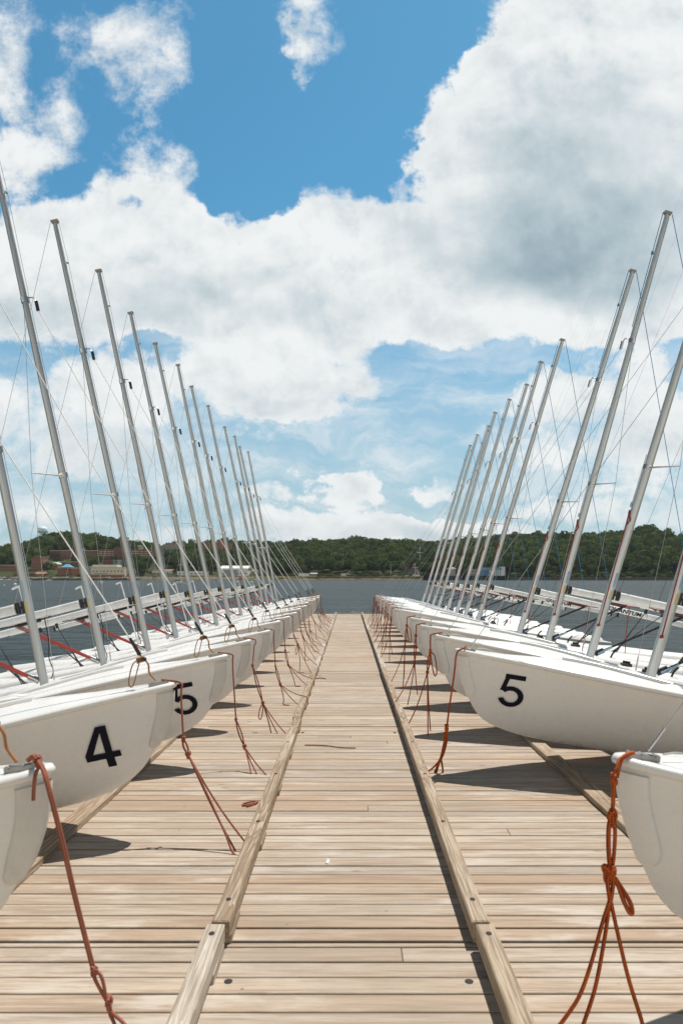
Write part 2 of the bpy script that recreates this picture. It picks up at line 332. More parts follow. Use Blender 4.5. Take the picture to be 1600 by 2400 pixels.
# ------------------------------------------------------------------ mesh helpers
class MB:
    def __init__(s): s.v = []; s.f = []; s.uv = {}; s.sm = []
    def add(s, vs, fs, smooth=False, uvs=None):
        o = len(s.v); s.v += [tuple(v) for v in vs]
        for i, f in enumerate(fs):
            s.f.append(tuple(o+k for k in f)); s.sm.append(smooth)
            if uvs: s.uv[len(s.f)-1] = uvs[i]
        return s
    def box(s, x0, x1, y0, y1, z0, z1):
        return s.add([(x0,y0,z0),(x1,y0,z0),(x1,y1,z0),(x0,y1,z0),(x0,y0,z1),(x1,y0,z1),(x1,y1,z1),(x0,y1,z1)],
                     [(0,3,2,1),(4,5,6,7),(0,1,5,4),(1,2,6,5),(2,3,7,6),(3,0,4,7)])
    def cbox(s, x0, x1, y0, y1, z0, z1, c):     # box whose top edges are chamfered
        v = [(x0,y0,z0),(x1,y0,z0),(x1,y1,z0),(x0,y1,z0),(x0,y0,z1-c),(x1,y0,z1-c),(x1,y1,z1-c),(x0,y1,z1-c),
             (x0+c,y0+c,z1),(x1-c,y0+c,z1),(x1-c,y1-c,z1),(x0+c,y1-c,z1)]
        return s.add(v, [(0,3,2,1),(8,9,10,11),(0,1,5,4),(1,2,6,5),(2,3,7,6),(3,0,4,7),(4,5,9,8),(5,6,10,9),(6,7,11,10),(7,4,8,11)])
    def tube(s, pts, r, n=8, smooth=True, rx=None, taper=None, caps=True):
        pts = [Vector(p) for p in pts]; k = len(pts)
        t0 = (pts[1]-pts[0]).normalized()
        ref = Vector((0,0,1)) if abs(t0.z) < .9 else Vector((1,0,0))
        u = (ref - t0*ref.dot(t0)).normalized()
        vs = []; L = 0; Ls = []
        for i, p in enumerate(pts):
            if i: L += (p-pts[i-1]).length
            Ls.append(L)
            t = (pts[min(i+1,k-1)]-pts[max(i-1,0)])
            t = t.normalized() if t.length > 1e-9 else t0
            u = (u - t*u.dot(t)); u = u.normalized() if u.length > 1e-6 else t.orthogonal().normalized()
            w = t.cross(u)
            f = 1 if taper is None else taper[0]+(taper[1]-taper[0])*i/(k-1)
            for j in range(n):
                a = 2*math.pi*j/n
                vs.append(p + u*(math.cos(a)*r*f) + w*(math.sin(a)*(rx or r)*f))
        fs = []; uvs = []
        for i in range(k-1):
            for j in range(n):
                j2 = (j+1) % n
                fs.append((i*n+j, i*n+j2, (i+1)*n+j2, (i+1)*n+j))
                uvs.append(((j/n, Ls[i]), ((j+1)/n, Ls[i]), ((j+1)/n, Ls[i+1]), (j/n, Ls[i+1])))
        s.add(vs, fs, smooth, uvs)
        if caps: s.add(vs[:n], [tuple(range(n-1,-1,-1))]); s.add(vs[-n:], [tuple(range(n))])
        return s
    def lathe(s, c, prof, n=16, smooth=True):
        vs = []
        for (r, z) in prof:
            for j in range(n):
                a = 2*math.pi*j/n; vs.append((c[0]+r*math.cos(a), c[1]+r*math.sin(a), c[2]+z))
        fs = [(i*n+j, i*n+(j+1)%n, (i+1)*n+(j+1)%n, (i+1)*n+j) for i in range(len(prof)-1) for j in range(n)]
        s.add(vs, fs, smooth)
        s.add(vs[:n], [tuple(range(n-1,-1,-1))]); s.add(vs[-n:], [tuple(range(n))]); return s
    def grid(s, P, smooth=True, flip=False):
        a, b = len(P), len(P[0]); vs = [p for row in P for p in row]; fs = []
        for i in range(a-1):
            for j in range(b-1):
                q = (i*b+j, i*b+j+1, (i+1)*b+j+1, (i+1)*b+j)
                fs.append(q[::-1] if flip else q)
        return s.add(vs, fs, smooth)
    def build(s, name, m, parent=None, loc=None):
        me = bpy.data.meshes.new(name); me.from_pydata(s.v, [], s.f); me.validate(clean_customdata=False)
        if len(me.polygons) == len(s.f):
            me.polygons.foreach_set('use_smooth', s.sm)
            if s.uv:
                l = me.uv_layers.new(name='UVMap')
                for fi, us in s.uv.items():
                    for li, c in zip(me.polygons[fi].loop_indices, us): l.data[li].uv = c
        me.materials.append(m); me.update()
        o = bpy.data.objects.new(name, me); COL.objects.link(o)
        if parent: o.parent = parent
        if loc: o.location = loc
        return o
def tag(o, label=None, cat=None, group=None, kind=None):
    for k, v in (('label', label), ('category', cat), ('group', group), ('kind', kind)):
        if v: o[k] = v
    return o
def empty(name, loc=(0,0,0), rot=(0,0,0)):
    o = bpy.data.objects.new(name, None); COL.objects.link(o); o.location = loc; o.rotation_euler = rot
    o.empty_display_size = .2; return o
def kids(o): return [c for c in bpy.data.objects if c.parent == o]
CH = {}
def copy_tree(o, parent=None, skip=()):
    c = o.copy(); COL.objects.link(c)
    if parent: c.parent = parent
    for ch in kids(o):
        if ch.name.split('.')[0] in skip: continue
        copy_tree(ch, c, skip)
    return c
def spline(pts, n=8):
    P = [Vector(p) for p in pts]; P = [P[0]*2-P[1]] + P + [P[-1]*2-P[-2]]; out = []
    for i in range(1, len(P)-2):
        for k in range(n):
            t = k/n; a, b, c, d = P[i-1:i+3]
            out.append(.5*((2*b)+(c-a)*t+(2*a-5*b+4*c-d)*t*t+(3*b-a-3*c+d)*t**3))
    out.append(P[-2]); return out
def hermite(xs, ys):
    xs = np.array(xs, float); ys = np.array(ys, float); d = np.diff(ys)/np.diff(xs); m = np.zeros(len(xs))
    m[0], m[-1] = d[0], d[-1]
    for i in range(1, len(xs)-1): m[i] = 0 if d[i-1]*d[i] <= 0 else 2*d[i-1]*d[i]/(d[i-1]+d[i])
    def f(x):
        x = min(max(x, xs[0]), xs[-1]); i = min(int(np.searchsorted(xs, x, 'right'))-1, len(xs)-2); h = xs[i+1]-xs[i]; t = (x-xs[i])/h
        return float((2*t**3-3*t*t+1)*ys[i]+(t**3-2*t*t+t)*h*m[i]+(-2*t**3+3*t*t)*ys[i+1]+(t**3-t*t)*h*m[i+1])
    return f
def at(x, y, d): return Vector(((x-VPX)*d/F, d, CAM_H-(y-HZ)*d/F))   # a measured picture point at its real distance d
def ss(x, a, b):
    t = min(max((x-a)/(b-a), 0), 1); return t*t*(3-2*t)

# ------------------------------------------------------------------ water, dock
WATER_Z = -.5
w = MB(); w.grid([[(x, y, WATER_Z) for x in (-700, -200, -20, 20, 200, 700)] for y in (-80, -20, 0, 60, 300, 720)], False, True)
tag(w.build('water', M['water']), kind='structure')
JOINTS = [3.17, 7.75, 12.1, 16.5, 21.0, 26.2, 32.0]
DX0, DX1 = -2.9, 3.6
dk = MB(); y = -1.35; pitch = .1175
while y < 32:
    wd = pitch; gap = rnd.choice((.0065, .008, .0095, .0095, .012, .0145))
    for j in JOINTS:
        if y < j <= y+wd+.02: wd = j-y; gap = .026
    if wd < .05: wd += pitch
    cuts = [DX0-.02*rnd.random()] + sorted(rnd.uniform(DX0+.4, DX1-.4) for _ in range(rnd.choice((0, 0, 0, 1)))) + [DX1]
    if y > 15: cuts = [cuts[0], cuts[-1]]
    for a, b in zip(cuts, cuts[1:]):
        dz = rnd.uniform(-.0025, .0015)
        dk.cbox(a+.001, b-.002, y, y+wd-gap, -.04, dz, .003)
    y += wd
dock = dk.build('dock', M['deckwood']); tag(dock, kind='structure')
fr = MB(); fr.box(DX0+.02, DX1-.02, -1.3, 31.95, -.36, -.055)
tag(fr.build('dock_frame', M['understruct'], dock))
hl = MB()
for j in JOINTS[:5]:
    for sx_ in (-.5, .5, -2.2, 2.4):
        for dy in (-.33,):
            a = [(sx_+.018*math.cos(q*math.pi/6), j+dy+.017*math.sin(q*math.pi/6), .0035) for q in range(12)]
            hl.add(a, [tuple(range(12))])
hl.build('bolt_shade_disc', M['hole'], dock)

# kerb timbers: two rails, one timber per dock section, each raised on blocks
def timber(side, y0, y1, x, wid, m, label, grp, top=.118, lift=.042):
    L = y1-y0
    root = empty('kerb_timber', (x, (y0+y1)/2, 0), (0, 0, R(rnd.uniform(-.12, .12))))
    tag(root, label, 'timber', grp)
    b = MB(); b.cbox(-wid/2, wid/2, -L/2+.012, L/2-.012, lift, top, .006); b.build('beam', m, root)
    nb = max(2, int(L/1.05))
    for k in range(nb+1):
        yc = -L/2+.16+(L-.32)*k/nb
        q = MB(); q.box(-wid/2+.012, wid/2+.003, yc-.12, yc+.12, .0015, lift-.001); q.build('block', m, root)
        h = MB(); a = [(.013*math.cos(q_*math.pi/6), yc+.06+.016*math.sin(q_*math.pi/6), top+.002) for q_ in range(12)]
        h.add(a, [tuple(range(12))]); h.build('bolt_shade_disc', M['hole'], root)
ends = [-.9] + JOINTS[:-1] + [31.6]
ordn = ['nearest','second','third','fourth','fifth','sixth','seventh','eighth','ninth','tenth','eleventh','twelfth','thirteenth','fourteenth','fifteenth']
for i in range(7):
    for side, nm in ((-1, 'left'), (1, 'right')):
        x = (-.600 if i == 0 else -.580+rnd.uniform(-.008, .008)) if side < 0 else .613+rnd.uniform(-.008, .008)
        m = M['railgrey'] if (i == 0 and side < 0) or i in (3, 5) else M['railwood']
        look = 'bleached grey' if m is M['railgrey'] else 'brown grained'
        timber(side, ends[i]-.07, ends[i+1]-.07, x, .082, m, f'{look} kerb timber along the {nm} side of the walkway, {ordn[i]} from the camera', 'kerb timbers along the walkway')
for side, nm, X in ((-1, 'left', -1.86), (1, 'right', 1.88)):
    for i in range(7):
        b = MB(); L = ends[i+1]-ends[i]; b.cbox(-.066, .066, -L/2+.01, L/2-.01, .0025, .045, .004)
        o = b.build('skid_board', M['railwood'], None, (X, (ends[i]+ends[i+1])/2, 0))
        tag(o, f'flat timber lying on the dock under the {nm} row of dinghies, {ordn[i]} from the camera', 'timber', 'skid boards under the dinghies')

# ------------------------------------------------------------------ the dinghies
LOA, A0 = 4.2, 2.2                     # a = metres aft of the bow; local x = A0 - a
ZK = {-1: hermite([0, .015, .04, .07, .1, .15, .22, .3, .415, .57, .72, 1.07, 1.52, 2.2, 3.2, 4.2],
             [.60, .53, .455, .39, .335, .275, .19, .115, .050, .0, -.025, -.055, -.065, -.07, -.04, .02]),
      1: hermite([0, .02, .045, .07, .1, .135, .17, .21, .27, .36, .48, .7, 1.07, 1.52, 2.2, 3.2, 4.2],
             [.60, .52, .45, .39, .33, .26, .20, .148, .095, .05, .015, -.02, -.045, -.06, -.07, -.04, .02])}
SIDE = -1
def zk(a): return ZK[SIDE](a)
hb = hermite([0, .015, .04, .1, .22, .4, .6, .9, 1.3, 1.8, 2.4, 3.0, 3.6, 4.2],
             [.016, .030, .047, .080, .135, .212, .292, .402, .525, .640, .715, .735, .70, .60])
zg = hermite([0, .5, 1.0, 1.55, 2.2, 2.8, 3.5, 4.2], [.66, .640, .612, .580, .55, .535, .53, .54])
ee = hermite([0, .3, .8, 1.5, 2.5, 4.2], [.80, .74, .60, .44, .32, .30])
STA = [0, .008, .018, .03, .045, .065, .085, .11, .14, .18, .22, .27, .33, .4, .5, .6, .72, .86, 1.0, 1.15, 1.3, 1.45, 1.6, 1.8, 2.0, 2.2, 2.5, 2.8, 3.1, 3.4, 3.7, 4.0, 4.2]
def hull_y(a, z):
    s = min(max((z-zk(a))/(zg(a)-zk(a)), 0), 1.1); return hb(a)*s**ee(a)
def crown(a): return .075*ss(a, .0, 1.2)
def tankw(a): return .30
def deck_z(a, y):
    h = max(hb(a), .01); fore = zg(a)+.008+crown(a)*(1-(abs(y)/h)**2)
    if a <= 1.60: return fore
    inw = h-abs(y)                                   # distance in from the gunwale
    bulge = .035*ss(a, 3.1, 3.5)
    tank = zg(a)+.012+(.055+bulge)*math.sin(math.pi*min(max(inw/(tankw(a)+.02), 0), 1))**.7
    fl = .17
    k = ss(inw, tankw(a), tankw(a)+.07)
    c = tank*(1-k)+fl*k
    k2 = ss(a, 1.60, 1.70); c = fore*(1-k2)+c*k2
    k3 = ss(a, 4.02, 4.10); return c*(1-k3)+(zg(a)+.01)*k3
def make_boat(side):
    """side -1: the left row's kind (worn, red vang), +1: the right row's kind (lettered booms, red and blue lines)"""
    S = side; G = M['gel_worn'] if S < 0 else M['gel']
    root = empty('sailing_dinghy')
    rake = R(3.2) if S < 0 else R(9.8)
    # hull
    b = MB(); N = 14; P = []
    for a in STA:
        row = []
        for j in range(-N, N+1):
            s = (abs(j)/N)**1.7; z = zk(a)+(zg(a)-zk(a))*s
            row.append((A0-a, math.copysign(hb(a)*s**ee(a), j) if j else 0, z))
        P.append(row)
    b.grid(P, True, True)
    b.add(P[-1], [tuple(range(2*N+1))]); b.add(P[0], [tuple(range(2*N, -1, -1))])
    b.build('hull', G, root)
    # deck with side tanks and cockpit
    d = MB(); P = []
    for a in STA[:22]+[1.59, 1.605, 1.63, 1.66, 1.70, 1.76, 1.85, 2.0, 2.2, 2.5, 2.8, 3.0, 3.15, 3.25, 3.35, 3.45, 3.6, 3.8, 3.98, 4.02, 4.05, 4.08, 4.1, 4.2]:
        h = hb(a)-.002; row = []
        us = [1, .97, .93, .87, .80, .73, .66, .61, .585, .56, .535, .51, .48, .4, .25, .1]
        ys = [h*u for u in us] + [0] + [-h*u for u in us[::-1]]
        if a > 1.6:
            ins = [0, .015, .04, .08, .13, .18, .23, .27, .295, .31, .325, .34, .36, .38]
            q = [h-i for i in ins]+[(h-.38)*.6, (h-.38)*.25]; ys = q+[0]+[-v for v in q[::-1]]
        P.append([(A0-a, yv, deck_z(a, yv)) for yv in ys])
    d.grid(P, True, False); d.build('deck', M['deck_white'], root)
    # rolled gunwale all the way round the bow
    gp = [(A0-a, (hb(a)+.006), zg(a)-.004) for a in STA[::-1]]
    gp = gp + [(A0+.014, 0, zg(0)-.003)] + [(x, -yv, z) for (x, yv, z) in gp[::-1]]
    MB().tube(gp, .021, 8, rx=.024).build('gunwale', M['gel'], root)
    # stem fender
    fd = MB(); P = []
    for z in [.615, .58, .53, .48, .43, .38, .335, .30, .275, .262]:
        lo, hi = 0, 1.
        for _ in range(30):
            mid = (lo+hi)/2
            if zk(mid) > z: lo = mid
            else: hi = mid
        a0 = lo; row = []; e = .013 if z > .27 else .002
        wdt = .088*(1-((.615-z)/.353)**9*.75)
        for k in (1, .93, .75, .5, .3, .14, .04, 0):
            a = a0+wdt*k; q = e if k < 1 else .0005
            row.append((A0-a+q*(1-k), hull_y(a, z)+q, z))
        row = row+[(x, -yv, zz) for (x, yv, zz) in row[::-1]]
        P.append(row)
    fd.grid(P, True, False).build('bow_fender', M['fender_grey'] if S < 0 else M['gel'], root)
    # splash rail in a V over the foredeck
    for sg in (-1, 1):
        pts = []
        for k in range(9):
            t = k/8; a = .92+(1.98-.92)*t; yv = sg*(hb(1.98)*.93*t**1.05+.004)
            aa = min(a, 1.59); yv2 = min(abs(yv), hb(a)*.985)*sg
            pts.append((A0-a, yv2, deck_z(aa, yv2*hb(aa)/hb(a))+.012+(zg(a)-zg(aa))))
        MB().tube(pts, .017, 6, rx=.010).build('splash_rail', M['alu_pale'] if S > 0 else M['deck_white'], root)
    # stem plate with the holes and pins
    p = MB(); zt = deck_z(.08, 0)
    p.cbox(A0-.145, A0-.02, -.014, .014, zt+.001, zt+.024, .004)
    for q in (.03, .075, .13): p.tube([(A0-q, -.02, zt+.02), (A0-q, .02, zt+.02)], .007, 8)
    p.build('stem_plate', M['plate'], root)
    # centreboard trunk, thwart
    MB().cbox(A0-2.95, A0-1.75, -.045, .045, .165, .43, .012).build('centreboard_trunk', M['gel'], root)
    MB().cbox(A0-2.62, A0-2.42, -.43, .43, .34, .385, .015).build('thwart', M['gel'], root)
    # mast
    AM = 1.62; base = Vector((A0-AM, 0, .18)); up = Vector((-math.sin(rake), 0, math.cos(rake)))
    dz = deck_z(1.55, 0)-.02; sdeck = (dz-.18)/math.cos(rake); LEN = 5.93
    mp = lambda s: base + up*(sdeck+s)                 # s metres above the deck
    aft = Vector((-math.cos(rake), 0, -math.sin(rake)))
    AL = M['alu'] if S < 0 else M['alu_pale']; TH = .84 if S < 0 else .95
    mm = MB(); n = 14; Q = []
    for s in (-sdeck, 0, 1.5, 3, 4.1, 5, LEN):
        f = TH*(1 if s < 2.6 else 1-.27*(s-2.6)/(LEN-2.6))
        c = base+up*(sdeck+s)
        Q.append([c + aft*(math.cos(2*math.pi*j/n)*.047*f) + Vector((0, math.sin(2*math.pi*j/n)*.033*f, 0)) for j in range(n+1)])
    mm.grid(Q, True, True); mast = mm.build('mast', AL, root)
    cp = MB(); c = mp(LEN)
    for (s0, s1, ha, hl_) in ((0, .016, .040, .028), (.016, .038, .050, .030)):
        v = []
        for s in (s0, s1):
            for (i, j) in ((-1, -1), (1, -1), (1, 1), (-1, 1)): v.append(c+up*s+aft*(ha*i)+Vector((0, hl_*j, 0)))
        cp.add(v, [(0,3,2,1),(4,5,6,7),(0,1,5,4),(1,2,6,5),(2,3,7,6),(3,0,4,7)])
    cp.build('mast_cap', M['cap'], mast)
    # luff track down the aft face
    MB().tube([mp(.05)+aft*.047*TH, mp(2.6)+aft*.047*TH, mp(LEN-.03)+aft*.034*TH], .005, 5).build('luff_track', M['cap'] if S < 0 else M['alu'], mast)
    HS, SP = 4.16, 2.16
    tips = []
    for sg in (-1, 1):
        t = mp(SP)+aft*.17+Vector((0, sg*.40, .01)); tips.append(t)
        MB().tube([mp(SP)+Vector((0, sg*.02, 0)), t], .009, 6, taper=(1.2, .7)).build('spreader', M['alu_pale'], mast)
    br = MB(); c = mp(SP)
    br.tube([c-up*.02, c+up*.03], .050, 12, rx=.037); br.build('spreader_bracket', M['steel'], mast)
    hd = MB(); c = mp(HS)
    hd.tube([c-up*.03, c+up*.03], .046, 12, rx=.036)
    hd.tube([c-aft*.045+up*.02, c-aft*.10+up*.01, c-aft*.115-up*.05], .008, 6); hd.build('hounds_fitting', M['steel'], mast)
    bk = MB(); q = c-aft*.118-up*.09
    bk.tube([q+up*.055, q+up*.03, q-up*.03, q-up*.055], .02, 8, rx=.014); bk.build('halyard_block', M['black'] if S < 0 else M['steel'], mast)
    hp = MB().tube([mp(LEN-.55)-aft*.036, mp(LEN-.55)-aft*.06-up*.02], .012, 6); hp.build('halyard_sheave', M['steel'], mast)
    # standing rigging
    for sg, t in zip((-1, 1), tips):
        ch = Vector((A0-1.95, sg*(hb(1.95)-.05), zg(1.95)+.05))
        MB().tube([mp(HS)+Vector((0, sg*.03, 0)), t, ch], .0026, 5).build('shroud', M['wire'], root)
        MB().tube([ch+Vector((0, 0, -.06)), ch+(t-ch).normalized()*.14], .008, 6).build('chainplate', M['steel'], root)
    top = mp(HS)-aft*.12-up*.14; bow = Vector((A0-.10, 0, deck_z(.1, 0)+.035))
    if S < 0:
        e1 = bow+(top-bow)*.070; e2 = bow+(top-bow)*.046
        sag = spline([top, top+(e1-top)*.5+Vector((-.05, .01, -.05)), e1], 10)
        MB().tube(sag, .0045, 6).build('forestay', M['white_line'], root)
        MB().tube([e1+(e1-e2)*.25, e1, e2+(e1-e2)*.2, e2], .0155, 8, taper=(.6, 1)).build('turnbuckle', M['black'], root)
        MB().lathe(e2+Vector((.03, -.02, -.03)), [(.004, -.016), (.013, -.01), (.017, 0), (.013, .01), (.004, .016)], 10).build('stopper_ball', M['black'], root)
        lc = MB()
        lc.tube(spline([e2, e2+(bow-e2)*.35+Vector((.02, -.01, 0)), e2+(bow-e2)*.7+Vector((-.012, .01, 0)), bow]), .0065, 6)
        lp = spline([e2+Vector((0, -.01, -.02)), e2+Vector((-.05, -.03, -.06)), e2+Vector((-.085, -.045, -.17)), e2+Vector((-.06, -.045, -.19)), e2+Vector((-.02, -.03, -.09)), e2+Vector((0, -.01, -.03))])
        lc.tube(lp, .004, 6)
        for k in range(3): lc.tube([e2+Vector((-.018, -.02+.004*k, -.022-.012*k)), e2+Vector((.018, -.02, -.018-.012*k)), e2+Vector((.016, .022, -.02-.012*k)), e2+Vector((-.018, .02, -.022-.012*k)), e2+Vector((-.018, -.02, -.024-.012*k))], .006, 6)
        lc.build('lashing_cord', M['cord_tan'], root)
    else:
        MB().tube([top, bow], .0026, 5).build('forestay', M['wire'], root)
        MB().tube([bow, bow+(top-bow).normalized()*.11], .0055, 6).build('forestay_toggle', M['steel'], root)
        MB().tube(spline([Vector((A0-.16, 0, deck_z(.16, 0)+.03)), Vector((A0-.24, -.03*S, deck_z(.24, 0)+.035)), Vector((A0-.33, -.05*S, deck_z(.33, 0)+.008))]), .004, 5).build('pin_lanyard', M['wire'], root)
    # boom
    gz = .72; gs = mp(gz)+aft*.10
    bd = Vector((-math.cos(R(5.5)), 0, -math.sin(R(5.5))))
    bl = 2.46; be = gs+bd*bl; nb = Vector((bd.z, 0, -bd.x))
    bm = MB(); n = 12; Q = []
    for s in (.02, bl):
        c = gs+bd*s
        Q.append([c+nb*(.046*math.copysign(abs(math.cos(2*math.pi*j/n))**.75, math.cos(2*math.pi*j/n)))+Vector((0, .032*math.copysign(abs(math.sin(2*math.pi*j/n))**.75, math.sin(2*math.pi*j/n)), 0)) for j in range(n+1)])
    bm.grid(Q, True, True); bm.add(Q[0][:n], [tuple(range(n-1, -1, -1))]); bm.add(Q[1][:n], [tuple(range(n))])
    boom = bm.build('boom', M['boom_white'], root)
    gk = MB(); gk.tube([mp(gz)+aft*.04, gs+bd*.03], .014, 8)
    gk.tube([gs-nb*.052, gs-nb*.03, gs+nb*.03, gs+nb*.052], .022, 10, rx=.016)
    gk.tube([mp(gz)+aft*.05-up*.055, mp(gz)+aft*.05+up*.055], .018, 8); gk.build('gooseneck', M['black'], boom)
    MB().tube([be-bd*.015, be+bd*.02], .05, 10, rx=.036).build('boom_end_cap', M['black'], boom)
    blk = MB(); q = gs+bd*.62-nb*.062
    blk.tube([q-bd*.13, q-bd*.1, q+bd*.1, q+bd*.13], .022, 8, taper=(.9, .9)); blk.build('outhaul_block', M['black'], boom)
    near = -S*-1.0
    ny = -1 if S < 0 else 1                            # local side that faces the walkway's near end
    MB().tube(spline([gs+bd*.35-nb*.05+Vector((0, ny*.034, 0)), q+Vector((0, ny*.02, 0)), gs+bd*.95-nb*.045+Vector((0, ny*.03, 0))]), .006, 6).build('outhaul_line', M['black_line'] if S < 0 else M['red_line'], boom)
    # vang
    v0 = mp(.06)+aft*.07; v1 = gs+bd*.78-nb*.05; vg = MB()
    for k in range(4):
        o1 = Vector((.0, (k-1.5)*.010, (k-1.5)*.0085)); vg.tube([v0+o1*.8, v1+o1*1.3], .0052 if S < 0 else .0046, 5)
    vang = vg.build('vang_tackle', M['red_line'] if S < 0 else M['black_line'], root)
    MB().tube([v0-(v1-v0).normalized()*.03, v0+(v1-v0).normalized()*.07], .03, 8, rx=.018).build('vang_block', M['steel'] if S < 0 else M['black'], vang)
    if S > 0: MB().tube([v0+Vector((.0, .02, -.01)), v0+(v1-v0)*.16+Vector((0, .02, 0))], .010, 6).build('vang_cover', M['bluestick'], vang)
    # mainsheet
    ms = MB(); fl = Vector((A0-2.52, 0, .42))
    for (s, dy) in ((1.05, -.02), (1.05, .02), (1.28, -.015), (1.28, .015)):
        ms.tube([gs+bd*s-nb*.075, fl+Vector((0, dy, .12 if s > 1.1 else 0))], .0055, 5)
    tail = [fl+Vector((.02, -.02, .14)), fl+Vector((.05, -.05, .05)), fl+Vector((.01, -.07, -.05)), fl+Vector((-.06, -.05, .06)), fl+Vector((-.02, 0, .16)), fl+Vector((.06, .04, .02)), fl+Vector((-.03, .05, -.04))]
    ms.tube(spline(tail), .0055, 6); sheet = ms.build('mainsheet', M['dark_line'], root)
    for s in (1.05, 1.28):
        q = gs+bd*s-nb*.07; MB().tube([q+nb*.03, q+nb*.015, q-nb*.03, q-nb*.04], .021, 8, rx=.013).build('sheet_block', M['black'], sheet)
    MB().tube([fl+Vector((0, 0, -.03)), fl+Vector((0, 0, .05))], .026, 8, rx=.02).build('sheet_block', M['black'], sheet)
    # halyard to the boom end
    t0 = mp(LEN+.02)+aft*.062
    if S < 0:
        MB().tube([t0, be+nb*.05], .0028, 5).build('halyard', M['wire'], root)
        MB().tube([mp(LEN)-aft*.05, mp(LEN-.5)-aft*.062, mp(3.9)-aft*.05, mp(.9)-aft*.055], .0028, 5).build('halyard', M['wire'], root)
        # rope dangling from the boom
        q = gs+bd*.42-nb*.05+Vector((0, -.05, 0))
        MB().tube(spline([q, q+Vector((.01, -.01, -.25)), q+Vector((-.02, 0, -.45)), q+Vector((.01, -.02, -.60)), q+Vector((-.04, -.03, -.72))]), .006, 6).build('outhaul_tail', M['dark_line'], root)
        # tiller extension standing in the cockpit
        f0 = Vector((A0-2.12, -.40, zg(2.1)+.03)); f1 = f0+Vector((-.13, -.02, 1.06))
        tl = MB().tube([f0, f1], .0105, 8); tl.tube([f1-(f1-f0).normalized()*.010, f1+Vector((-.07, -.015, -.03))], .0115, 8)
        pole = tl.build('tiller_extension', M['paint_white'], root)
        MB().tube([f0-(f1-f0).normalized()*.03, f0+(f1-f0).normalized()*.09], .018, 8).build('universal_joint', M['alu'], pole)
    else:
        MB().tube([t0, be+nb*.16], .005, 5).build('halyard', M['blue_line'], root)
        MB().tube(spline([be+nb*.16, be+nb*.10+Vector((.012, 0, 0)), be+nb*.04]), .0075, 6).build('halyard_tail', M['red_line'], root)
        MB().tube([mp(LEN+.02)-aft*.062, mp(LEN-.55)-aft*.056, mp(4.35)-aft*.048], .005, 5).build('halyard', M['blue_line'], root)
        MB().tube([mp(LEN-.53)-aft*.056, mp(LEN-.57)-aft*.056], .015, 8).build('halyard_stop', M['blue_line'], root)
        jl = MB().tube([mp(2.3)-aft*.052, mp(1.75)-aft*.054+Vector((0, ny*.01, 0))], .004, 5); jl.build('jib_halyard_wire', M['wire'], root)
        MB().tube([mp(1.75)-aft*.052, mp(1.70)-aft*.052], .012, 6).build('halyard_stop', M['bluestick'], root)
        rl = [mp(1.66)-aft*.052, mp(1.5)-aft*.050+Vector((0, ny*.012, 0)), mp(1.0)-aft*.036+Vector((0, ny*.024, 0)), mp(.35)-aft*.02+Vector((0, ny*.036, 0))]
        rb = MB().tube(spline(rl), .0062, 6)
        c = rl[0]; rb.tube(spline([c, c+Vector((.01, ny*.02, -.05)), c+Vector((-.012, ny*.02, -.11)), c+Vector((.012, ny*.01, -.16))]), .011, 6)
        c = rl[-1]
        for k in range(2): rb.tube(spline([c+Vector((-.014, 0, .015*k)), c+Vector((.0, ny*.02, .015*k)), c+Vector((.014, 0, .015*k-.006)), c+Vector((.006, -ny*.006, .015*k))], 4), .006, 6)
        rb.build('purchase_line', M['red_line'], root)
        q = gs+bd*.80-nb*.05+Vector((0, ny*.05, 0))
        MB().tube(spline([q, q+Vector((.005, 0, -.3)), q+Vector((-.005, 0, -.66))]), .0055, 6).build('outhaul_tail', M['red_line'], root)
        # lettering on the boom's near side and stickers on the mast
        cu_ = bpy.data.curves.new('lettering', 'FONT'); cu_.body = 'QUANTUM'; cu_.size = .092; cu_.shear = .15; cu_.offset = .0022; cu_.extrude = .0006
        to = bpy.data.objects.new('lettering', cu_); COL.objects.link(to)
        dg = bpy.context.evaluated_depsgraph_get(); dg.update()
        me = bpy.data.meshes.new_from_object(to.evaluated_get(dg)); bpy.data.objects.remove(to)
        o0 = gs+bd*1.10-nb*.033; yv = ny*.0335
        # reading direction seen from the near side runs aft (away from the mast)
        for v in me.vertices:
            x, yy_, z = v.co; v.co = o0+bd*(x*1.12)+nb*yy_+Vector((0, yv+ny*z, 0))
        me.materials.clear(); me.materials.append(M['letters'])
        lo = bpy.data.objects.new('lettering', me); COL.objects.link(lo); lo.parent = boom
    st = MB(); sc = mp(.86); 
    for (s, ang, h, w_, mk) in ((.80, .9, .16, .5, 'bluestick'), (.66, .95, .10, .45, 'yellowstick')):
        sb = MB(); Q = []
        for s2 in (s, s+h):
            Q.append([mp(s2)+aft*(math.cos(t)*.0482*TH)+Vector((0, ny*math.sin(t)*.0342*TH, 0)) for t in np.linspace(ang, ang+w_*1.3, 6)])
        sb.grid(Q, True).build('sticker', M[mk], mast)
    # deck gear
    for sg in ((-1, 1) if S > 0 else ()):
        ck = MB(); yv = sg*(hb(1.9)-.16); z0 = deck_z(1.9, yv)
        ck.cbox(A0-1.95, A0-1.85, yv-.03, yv+.03, z0-.002, z0+.028, .006)
        ck.tube([(A0-1.87, yv-.02, z0+.04), (A0-1.93, yv+.02, z0+.04)], .012, 6); ck.build('cam_cleat', M['black'], root)
        jr = MB(); yv = sg*(hb(2.15)-.2); z0 = deck_z(2.15, yv)
        jr.tube([(A0-2.12, yv, z0-.004), (A0-2.14, yv, z0+.05), (A0-2.18, yv, z0+.10)], .011, 6, rx=.008); jr.build('jib_lead', M['black'] , root)
    return root

